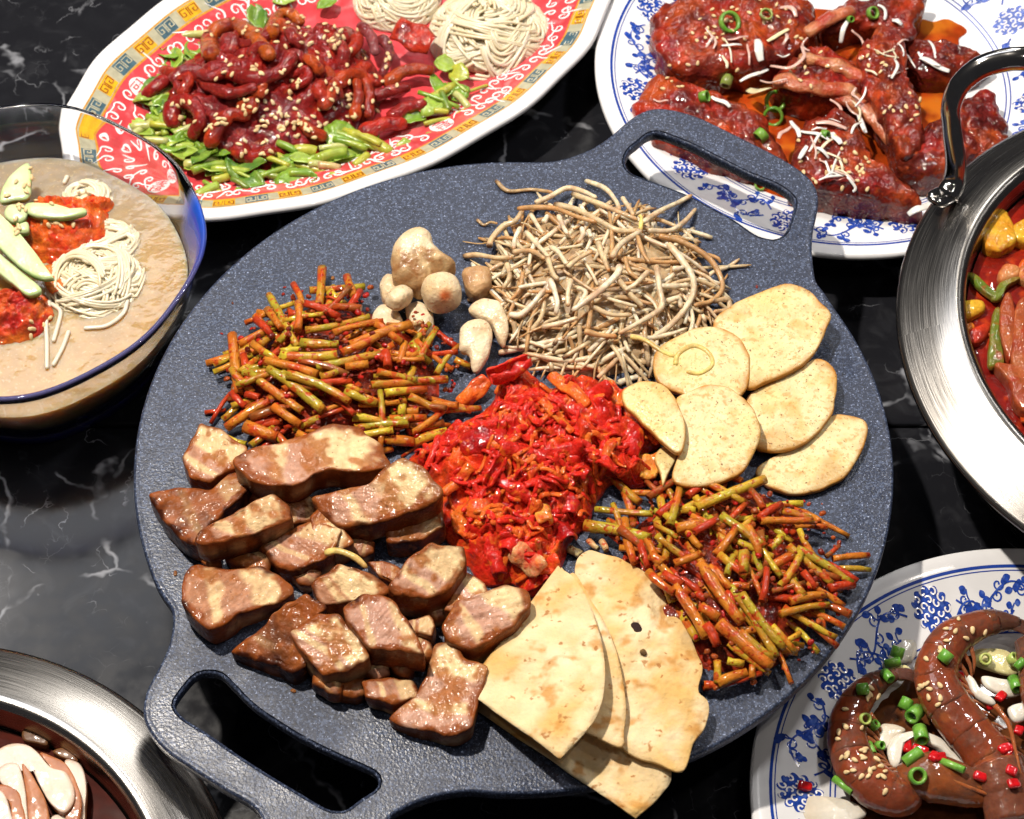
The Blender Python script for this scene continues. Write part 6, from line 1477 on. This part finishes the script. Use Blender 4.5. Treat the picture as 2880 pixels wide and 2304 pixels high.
CU = [([(90, 230), (210, 150), (232, 300), (210, 410), (100, 430), (0, 440), (20, 330)], 1.6, 'cucumber stick at the back of the bowl topping'), ([(60, 470), (190, 470), (192, 560), (100, 592), (30, 540)], 1.7, 'short cucumber stick crossing the topping'), ([(200, 450), (400, 458), (560, 498), (632, 488), (632, 525), (480, 560), (300, 556), (200, 520)], 1.75, 'cucumber stick pointing right across the red kimchi'),
      ([(110, 630), (200, 590), (212, 660), (130, 672)], 1.5, 'tiny cucumber piece under the sticks'), ([(-120, 720), (0, 830), (150, 955), (300, 1080), (292, 1120), (200, 1138), (100, 1060), (0, 980), (-120, 860)], 1.5, 'lower of the two long cucumber slices in the bowl'), ([(-100, 480), (30, 560), (200, 740), (380, 980), (392, 1012), (290, 1010), (150, 930), (0, 790), (-100, 700)], 1.9, 'upper of the two long cucumber slices in the bowl')]
cuo = []
for i, (pts, z, lab) in enumerate(CU):
    cuo.append(piece(ZG, pts, LZ + z, .35, CUC, 'cucumber_stick', lab, 'cucumber', ccol, 'cucumbers in the glass bowl', n=60, rnd=.1, namp=.03, seed=i, bulge=.06, edgeamp=.0, taper=.02, tilt=(0, .1)))
scatter_seeds(Drop(bk + cuo), ZG, 34, [(320, 370, 70, 40), (400, 600, 60, 40), (180, 260, 60, 60), (120, 480, 50, 40), (330, 1380, 80, 30), (100, 640, 40, 40)], R, 'sesame seed on the cold noodle topping', 'sesame seeds in the glass bowl')

# ------------------------------------------------------------------ stew in the steel pot
STEW = mat('red_stew', attr=True, var=.35, vscale=1.2, rough=.42, bump=((1.3, .08), (3.5, .03)), sss=.12, ssr=(.5, .08, .03), spec=.06, coat=.9, crough=.05,
           spots=(((.45, .045, .008), 1.1, .54, .14, .7), ((.10, .006, .005), .8, .60, .1, .6)))
SZ = 7.1; ZA = Reg(2450, 450, 1.9167)
V, F = lathe([(11.62, SZ), (11, SZ + .02)] + [(r, SZ) for r in np.linspace(10.4, .02, 24)], 110, POT_R); V[:, 2] += .16 * fbm(V, .9, 3) * sm(11.5 - np.hypot(V[:, 0] - POT_R[0], V[:, 1] - POT_R[1]), 0, .6)
tag(mk('red_stew', V, F, STEW, col=mixc((.24, .011, .004), (.15, .006, .004), .5 + fbm(V, .5, 4))), 'dark red stew broth in the steel pot', 'stew')
def chunk(reg, pts, z, th, col, name, label, cat, group=None, seed=0, mt=None, rnd=.2, namp=.06):
    return piece(reg, pts, z, th, mt or SOAK, name, label, cat, lambda V, r, s: mixc(col[0], col[1], .4 + .8 * fbm(V, .9, seed) + .3 * s), group, n=64, rnd=rnd, namp=namp, nscale=1.0, seed=seed, rings=12, edgeamp=.06, taper=-.03, bulge=.08)
SOAK = mat('soaked_chunk', attr=True, var=.16, vscale=2.2, rough=.42, bump=((3, .05), (7, .03)), sss=.2, ssr=(.5, .25, .08), spec=.08, coat=.7, crough=.07, spots=(((.34, .02, .006), 1.5, .56, .12, .6),))
YL, OR_, BRW, TAN, GRN = ((.62, .36, .03), (.56, .22, .015)), ((.52, .14, .015), (.40, .05, .01)), ((.36, .10, .03), (.24, .03, .012)), ((.56, .26, .09), (.44, .10, .03)), ((.10, .15, .015), (.20, .12, .02))
for i, (pts, z, th, col, nm, lab, cat) in enumerate((
  ([(620, 440), (640, 330), (710, 275), (760, 350), (770, 430), (690, 465)], .55, .8, YL, 'potato_chunk', 'yellow potato chunk at the top of the stew', 'potato'), ([(770, 400), (790, 340), (880, 320), (900, 430), (820, 430)], .5, .7, YL, 'potato_chunk', 'yellow potato chunk cut by the right edge of the picture', 'potato'),
  ([(460, 800), (500, 765), (595, 755), (600, 800), (540, 835), (480, 840)], .4, .6, YL, 'potato_chunk', 'yellow potato chunk against the left pot wall', 'potato'), ([(700, 600), (740, 560), (800, 575), (790, 620), (720, 640)], .45, .5, TAN, 'meat_chunk', 'tan meat piece in the upper stew', 'stew meat'),
  ([(800, 590), (840, 560), (900, 600), (880, 660), (810, 640)], .4, .5, TAN, 'meat_chunk', 'tan meat piece at the right edge of the picture', 'stew meat'), ([(540, 625), (560, 610), (640, 690), (690, 730), (660, 745), (590, 690)], .4, .25, GRN, 'chilli_strip', 'left half of the green chilli fork in the stew', 'green chilli'),
  ([(660, 735), (690, 670), (760, 630), (800, 640), (740, 680), (700, 740)], .42, .25, GRN, 'chilli_strip', 'right half of the green chilli fork in the stew', 'green chilli'), ([(640, 1080), (650, 900), (670, 820), (700, 830), (690, 920), (715, 1060), (690, 1082)], .5, .3, GRN, 'chilli_strip', 'long dark green chilli strip beside the meat slices', 'green chilli'),
  ([(700, 800), (735, 730), (765, 770), (770, 900), (750, 1040), (715, 980), (700, 900)], .65, .6, BRW, 'meat_slice', 'brown meat slice beside the green chilli strip', 'stew meat'), ([(775, 860), (800, 780), (850, 760), (880, 900), (860, 1110), (800, 1110), (765, 1050)], .75, .7, BRW, 'meat_slice', 'broad brown meat slice at the right edge', 'stew meat'),
  ([(690, 1110), (760, 1100), (860, 1130), (900, 1250), (840, 1330), (780, 1290), (740, 1180)], .7, .7, BRW, 'meat_slice', 'large brown meat slice lowest in the stew', 'stew meat'), ([(520, 940), (560, 900), (620, 880), (630, 930), (580, 980), (530, 975)], .35, .4, ((.42, .03, .01), (.3, .02, .01)), 'kimchi_leaf', 'red kimchi leaf at the left of the stew', 'kimchi'),
  ([(900, 1000), (980, 980), (1000, 1100), (920, 1120)], .4, .5, OR_, 'meat_chunk', 'orange chunk beyond the right edge of the picture', 'stew meat'), ([(500, 900), (540, 870), (560, 900), (520, 930)], .3, .3, OR_, 'onion_piece', 'small orange onion piece near the left wall', 'onion'))):
    pc = np.mean(pts, 0); pts = [tuple(pc + (np.array(q) - pc) * 1.15) for q in pts]
    chunk(ZA, pts, SZ + z, th, col, nm, lab, cat, seed=i * 3.3, namp=.10, rnd=.15)
R = random.Random(3)
for i in range(44):
    an, q = R.uniform(2.0, 4.6), R.uniform(3, 10.8); x, y = POT_R[0] + q * math.cos(an), POT_R[1] + q * math.sin(an)
    V, F = patch((x, y, SZ + .08), R.uniform(0, 6), R.uniform(.4, .9), R.uniform(.3, .6), R.uniform(-1, 1), i * 2, .14, (R.uniform(-.3, .3), R.uniform(-.3, .3)))
    tag(mk('kimchi_leaf', V, F, STEW, col=R.choice(((.42, .03, .01), (.34, .02, .008), (.48, .08, .012)))), 'red kimchi scrap floating in the stew', 'kimchi', 'kimchi scraps in the stew')

# ------------------------------------------------------------------ mushrooms in the near pot
MZ = 4.3; ZB = Reg(0, 1950, 4.874)
BRO2 = mat('dark_broth', (.060, .010, .006), var=.4, vscale=.8, rough=.08, bump=((.6, .02),), spec=.3)
V, F = lathe([(10.78, MZ), (10, MZ)] + [(r, MZ) for r in np.linspace(9, .02, 10)], 100, POT_L); tag(mk('dark_broth', V, F, BRO2), 'dark red broth in the pot below the griddle handle', 'soup')
SOAKM = mat('simmered_mushroom', attr=True, var=.08, vscale=2, rough=.42, bump=((2.5, .03),), sss=.2, spec=.3, coat=.3, crough=.12)
MW, MS = (.66, .54, .43), (.38, .14, .05)
def mslice(V, rho, side): return mixc(mixc(MW, (.66, .58, .52), .4 + .6 * fbm(V, .7, 2)), MS, np.clip(sm(rho, .90, 1) * .5 + sm(side, .2, .45), 0, 1))
def mskin(V, rho, side): return mixc((.42, .16, .06), (.32, .10, .035), .5 + fbm(V, .9, 4))
for i, (pts, z, th, f, lab) in enumerate((
  ([(880, 930), (1050, 930), (1150, 1060), (1180, 1300), (1165, 1560), (1150, 1800), (1020, 1800), (1000, 1400)], 1.0, .5, mslice, 'rearmost white mushroom slice at the right of the fan'),
  ([(560, 800), (720, 860), (900, 960), (1040, 1200), (1120, 1480), (1060, 1800), (900, 1800), (960, 1500), (930, 1250), (760, 1020), (560, 850)], 1.35, .5, mskin, 'brown mushroom cap rim between two white slices'),
  ([(-200, 1000), (-60, 800), (130, 690), (340, 690), (520, 810), (700, 1010), (900, 1080), (1010, 1280), (1010, 1480), (880, 1640), (700, 1520), (540, 1250), (420, 1010), (290, 930), (120, 930), (-60, 1000)], 1.55, .5, mslice, 'large white mushroom slice with a brown rim, top of the fan'),
  ([(290, 950), (360, 990), (540, 1290), (640, 1520), (660, 1800), (390, 1800), (360, 1420), (320, 1150)], 1.6, .4, mskin, 'brown mushroom cap skin in the middle of the fan'),
  ([(60, 960), (230, 950), (300, 1100), (350, 1400), (380, 1800), (300, 1800), (260, 1420), (160, 1260), (20, 1240), (-40, 1080)], 1.75, .4, mslice, 'narrow white mushroom slice left of the cap skin'),
  ([(-80, 1250), (60, 1250), (190, 1290), (290, 1420), (350, 1800), (170, 1800), (140, 1560), (60, 1380), (-80, 1320)], 1.8, .4, mskin, 'brown cap skin at the left edge of the picture'),
  ([(-150, 1310), (0, 1320), (90, 1450), (150, 1640), (160, 1800), (-150, 1800)], 2.0, .4, mslice, 'white mushroom slice in the bottom left corner'),
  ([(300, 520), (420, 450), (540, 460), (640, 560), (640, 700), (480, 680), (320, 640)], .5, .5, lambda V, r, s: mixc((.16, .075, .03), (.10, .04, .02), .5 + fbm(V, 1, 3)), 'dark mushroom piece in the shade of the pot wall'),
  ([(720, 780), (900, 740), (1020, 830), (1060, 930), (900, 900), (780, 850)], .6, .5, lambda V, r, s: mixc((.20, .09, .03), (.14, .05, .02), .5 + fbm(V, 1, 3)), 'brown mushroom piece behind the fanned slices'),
  ([(680, 1720), (760, 1660), (900, 1680), (960, 1800), (700, 1800)], 1.2, .4, mslice, 'cut mushroom stem at the bottom edge of the picture'))):
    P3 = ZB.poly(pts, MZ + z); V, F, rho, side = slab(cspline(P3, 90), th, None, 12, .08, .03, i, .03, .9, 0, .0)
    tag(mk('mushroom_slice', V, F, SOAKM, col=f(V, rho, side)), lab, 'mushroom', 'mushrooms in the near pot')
for i in range(9):
    an, q = R.uniform(-.3, 1.2), R.uniform(7, 10); V, F = blob((POT_L[0] + q * math.cos(an), POT_L[1] + q * math.sin(an), MZ + .02), axes_z(R.uniform(0, 3)), (R.uniform(.3, .7), R.uniform(.2, .4), .18), 5, 2.4, .08, 2, i)
    tag(mk('chilli_bit', V, F, SOAK, col=R.choice(((.26, .03, .01), (.34, .06, .03), (.18, .02, .01)))), 'reddish bit floating in the dark broth', 'chilli', 'bits in the dark broth')

# ------------------------------------------------------------------ soy marinated shrimp
SHR = mat('marinated_shell', attr=True, var=.22, vscale=1.6, rough=.38, bump=((1.2, .05), (4, .03)), sss=.5, ssr=(.8, .2, .07), sscale=.005, spec=.1, coat=.9, crough=.05,
          spots=(((.10, .045, .030), 1.6, .58, .10, .6), ((.40, .12, .03), 1.1, .58, .14, .4)))
HZ = 1.5; ZJ = Reg(2450, 1680, 2.7651)
def shrimp(name, label, reg, pts, rad, colr, nseg=7):
    root = empty(name, reg(*pts[len(pts) // 2][:2], HZ)); tag(root, label, 'shrimp', 'soy marinated shrimp on the plate')
    pa = spline([reg(x, y, HZ + z) for x, y, z in pts], 84); n = len(pa); t = np.linspace(0, 1, n); rr = np.interp(t, *rad)
    seglen = n // nseg; objs = []
    for k in range(nseg):                                          # overlapping shell segments
        i0 = max(0, k * seglen - 2); i1 = min(n, (k + 1) * seglen + (3 if k < nseg - 1 else n)); q = pa[i0:i1]; m = len(q); s = np.linspace(0, 1, m)
        r_ = rr[i0:i1] * (1 + .03 * s - .01) * np.where(s > .92, 1 - (s - .92) * .4, 1)
        V, F = tube(q, r_, 22, flat=.78); V = V + (.03 * fbm(V, 1.2, k))[:, None]
        endm = max(0, 1 - k / 1.4) if k < 2 else 0; c = mixc(colr[0], colr[1], .4 + .7 * fbm(V, .5, k * 3) + .25 * np.repeat(s, 22)); c = mixc(c, (.11, .055, .038), np.clip(endm + .35 * sm(np.repeat(s, 22), .86, 1.0) + .5 * (fbm(V, 1.1, k + 9, 2) > .25), 0, .85))
        o = mk('shell_segment', V, F, SHR, root, col=c); objs.append(o)
    return root, objs, pa
A1, A2 = (.26, .060, .022), (.20, .060, .030)
s1, o1, p1_ = shrimp('marinated_shrimp', 'glossy brown shrimp curled at the left of the plate', ZH, [(900, 850, 1.3), (800, 890, 1.3), (690, 980, 1.35), (620, 1110, 1.35), (610, 1260, 1.35), (670, 1420, 1.35), (780, 1530, 1.3), (900, 1580, 1.2), (960, 1540, 1.1)], ([0, .12, .4, .8, 1], [.28, .55, .82, 1.02, .95]), ((.27, .052, .016), (.17, .040, .018)), 7)
s2, o2, p2_ = shrimp('marinated_shrimp', 'large brown shrimp arched across the middle of the plate', ZH, [(1640, 545, 1.2), (1520, 530, 1.4), (1380, 560, 1.6), (1240, 640, 1.7), (1160, 770, 1.7), (1150, 900, 1.7), (1210, 1030, 1.7), (1310, 1160, 1.6), (1420, 1290, 1.5), (1510, 1420, 1.4), (1560, 1560, 1.2)], ([0, .1, .3, .6, 1], [.30, .58, .86, 1.04, 1.1]), ((.27, .054, .016), (.17, .040, .018)), 8)
s3, o3, p3_ = shrimp('marinated_shrimp', 'shrimp cut by the right edge of the picture', ZH, [(1720, 660, 1.2), (1760, 800, 1.4), (1790, 960, 1.4), (1840, 1100, 1.3)], ([0, 1], [.8, 1.1]), (A1, A2), 4)
# heads and tails
V, F = tube(spline([ZH(x, y, HZ + z) for x, y, z in ((930, 1500, 1.3), (1080, 1470, 1.5), (1260, 1510, 1.4), (1440, 1570, 1.2), (1620, 1600, 1.0))], 30), np.interp(np.linspace(0, 1, 30), [0, .25, .6, 1], [.7, 1.15, .9, .12]), 20, flat=.8)
o1.append(mk('head_shell', V, F, SHR, s1, col=mixc((.13, .050, .026), (.26, .070, .020), .5 + fbm(V, .7, 2))))
V, F = tube(spline([ZH(x, y, HZ + z) for x, y, z in ((1500, 1400, 1.5), (1560, 1560, 1.4), (1600, 1740, 1.2))], 20), [1.2] * 10 + [1.1] * 10, 20, flat=.85); o2.append(mk('head_shell', V, F, SHR, s2, col=(.17, .055, .03)))
for root, pts, r in ((s2, [(1600, 540, 1.3), (1680, 570, 1.2), (1780, 640, .9)], .36), (s1, [(900, 850, 1.3), (970, 850, 1.2), (1050, 880, 1.0)], .3)):
    for k in (-1, 0, 1):
        q = spline([ZH(x, y + k * 14 * j, HZ + z) for j, (x, y, z) in enumerate(pts)], 14); V, F = tube(q, np.linspace(r, .1, 14), 10, flat=.4); mk('tail_fan', V, F, SHR, root, col=(.12, .050, .035))
for k, pts in enumerate(([(1100, 1430, 2.1), (1300, 1500, 2.0), (1480, 1560, 1.7), (1610, 1600, 1.5)], [(1150, 1450, 2.2), (1330, 1530, 2.0), (1500, 1590, 1.7), (1600, 1615, 1.5)], [(1500, 1040, 2.6), (1580, 1150, 2.6), (1620, 1300, 2.4), (1660, 1480, 2.2)])):
    V, F = tube(spline([ZH(x, y, HZ + z) for x, y, z in pts], 20), np.linspace(.13, .05, 20), 8); mk('antenna', V, F, SHR, s1 if k < 2 else s2, col=(.34, .10, .03))
for root, pa, sg, i0, i1 in ((s1, p1_, -1, 26, 78), (s2, p2_, -1, 22, 80)):      # legs along the inner curve
    T = np.gradient(pa, axis=0); T /= np.linalg.norm(T, axis=1)[:, None]
    for i in range(i0, i1, 5):
        nrm_ = np.cross((0, 0, 1), T[i]) * -sg; nrm_ /= np.linalg.norm(nrm_); b = pa[i] + nrm_ * .75
        V, F = tube(spline([b, b + nrm_ * .55 + T[i] * .2 - (0, 0, .25), b + nrm_ * .95 + T[i] * .55 - (0, 0, .65)], 8), np.linspace(.13, .04, 8), 7, flat=.6); mk('leg', V, F, SHR, root, col=(.30, .10, .04))
sd = Drop(o1 + o2 + o3)
for i, (pts, z, k, lab) in enumerate((([(830, 1140), (930, 1160), (960, 1190), (900, 1240), (840, 1300), (790, 1250), (800, 1180)], .9, 'w', 'white onion piece inside the left shrimp curl'), ([(850, 1290), (900, 1220), (1010, 1190), (1060, 1200), (960, 1260), (920, 1400), (870, 1390)], 1.1, 'w', 'white onion strip bending inside the left shrimp'), ([(1050, 1190), (1150, 1220), (1260, 1300), (1340, 1420), (1290, 1410), (1170, 1310), (1060, 1250)], 1.0, 'w', 'white onion strip running down between the shrimp'),
      ([(1320, 850), (1360, 860), (1420, 950), (1500, 1010), (1480, 1030), (1380, 980)], 1.4, 'w', 'white onion crescent inside the arched shrimp'), ([(1380, 700), (1500, 690), (1600, 720), (1660, 800), (1600, 850), (1470, 820), (1380, 780)], .8, 'y', 'yellowish onion piece inside the arched shrimp'), ([(860, 640), (960, 600), (1030, 660), (1000, 760), (880, 780), (830, 720)], .5, 'w', 'translucent onion piece on the plate behind the arched shrimp'),
      ([(160, 1690), (330, 1590), (520, 1590), (680, 1640), (720, 1700), (560, 1760), (300, 1770)], .7, 'w', 'translucent onion piece at the bottom edge of the plate'), ([(1420, 860), (1520, 870), (1640, 900), (1660, 960), (1560, 980), (1450, 930)], 1.0, 'w', 'pale onion strip right of the arched shrimp'), ([(1580, 1050), (1674, 1020), (1700, 1100), (1620, 1130)], 1.3, 'w', 'white onion piece at the right edge of the plate'), ([(850, 820), (960, 790), (1000, 840), (930, 880)], 1.0, 'y', 'small yellow onion piece behind the left shrimp tail'))):
    P3 = ZH.poly(pts, HZ + z); V, F, rho, side = slab(cspline(P3, 60), .2, None, 10, .1, .12, i, .05, .8, 0, 0); tag(mk('onion_piece', V, F, ONION, col=mixc({'w': (.72, .68, .60), 'y': (.66, .60, .30)}[k], (.5, .36, .2), .15 + .4 * fbm(V, .6, i))), lab, 'onion', 'onion pieces among the shrimp')
V, F = Dome(ZH(1150, 1350, HZ)[:2], 7.2, 6.5, .1, 0, base=HZ).mound(.05, .6, 2, k=1, lev=.7); tag(mk('soy_marinade', V, F, mat('soy_marinade', (.11, .035, .012), var=.3, rough=.06, coat=.5)), 'thin brown soy marinade pooled under the shrimp', 'sauce')
R = random.Random(17)
for i, (x, y, r, L, ax) in enumerate(((910, 720, .30, .5, (.3, .8, .5)), (880, 780, .2, .7, (.9, .1, .2)), (1200, 745, .30, .5, (.6, .6, .5)), (700, 940, .26, .45, (.9, -.1, .4)), (850, 860, .22, .55, (.4, -.8, .3)), (960, 1030, .28, .5, (.5, .8, .4)), (1015, 1090, .34, .65, (-.6, -.7, .4)), (1050, 1215, .32, .75, (0, -.9, .3)), (1000, 1350, .26, .9, (.8, .5, .2)), (1030, 1465, .38, .4, (.1, -.4, .9)), (580, 1520, .16, 1.0, (.7, -.7, .1)), (750, 1290, .14, .7, (.2, -.9, .2)), (805, 1280, .2, .3, (.5, -.3, .7)), (770, 1160, .22, .35, (.5, .2, .7)), (715, 1120, .26, .3, (.2, -.4, .8)), (1440, 760, .28, .3, (.1, -.4, .9)), (1610, 760, .28, .35, (.5, .2, .8)), (1620, 910, .26, .7, (.1, -.9, .3)), (1650, 790, .2, .5, (.6, .5, .3)), (1240, 1400, .16, 1.1, (.8, -.5, .2)))):
    h, _ = sd.pix(ZH, x, y); z = (h.z if h is not None else HZ + 1.0) + .2
    V, F = hollow(ZH(x, y, z), ax, L, r, .35); k = i in (14, 15, 16)
    tag(mk('scallion_ring', V, F, GREEN, col=mixc((.50, .55, .16) if k else (.10, .32, .03), (.26, .46, .08), .3 + .5 * fbm(V, 1.5, i))), 'pale yellow-green scallion ring among the shrimp' if k else 'chopped green scallion piece among the marinated shrimp', 'scallion', 'pale scallion rings' if k else 'green scallion pieces on the shrimp')
RCH = mat('red_chilli', (.55, .008, .012), var=.2, rough=.15, coat=.7, sss=.2, ssr=(.5, .05, .03))
for i, (x, y) in enumerate(((1290, 870), (1535, 985), (1465, 1040), (1640, 1190), (965, 1280), (1050, 1310), (1165, 1350), (1560, 1300), (1410, 1465), (1600, 1430), (1610, 1510), (350, 1525), (1300, 900), (1580, 1310), (1130, 1345))):
    h, _ = sd.pix(ZH, x, y); z = (h.z if h is not None else (HZ + .9 if x > 500 else 2.3)) + .14
    V, F = blob(ZH(x, y, z), axes_z(R.uniform(0, 3), R.uniform(-.4, .4)), (R.uniform(.2, .34), .2, .12), 5, 6, .05, 2, i); tag(mk('red_chilli_piece', V, F, RCH), 'chopped red chilli piece scattered on the marinated shrimp', 'red chilli', 'red chilli pieces on the shrimp')
scatter_seeds(sd, ZH, 52, [(1220, 620, 80, 50), (1090, 740, 50, 70), (1100, 920, 40, 20), (590, 1180, 40, 60), (650, 1330, 60, 60), (720, 1430, 70, 50), (1350, 560, 60, 40), (1180, 1020, 50, 30), (740, 970, 20, 15), (800, 1660, 30, 40)], R, 'sesame seed on the marinated shrimp', 'sesame seeds on the shrimp')
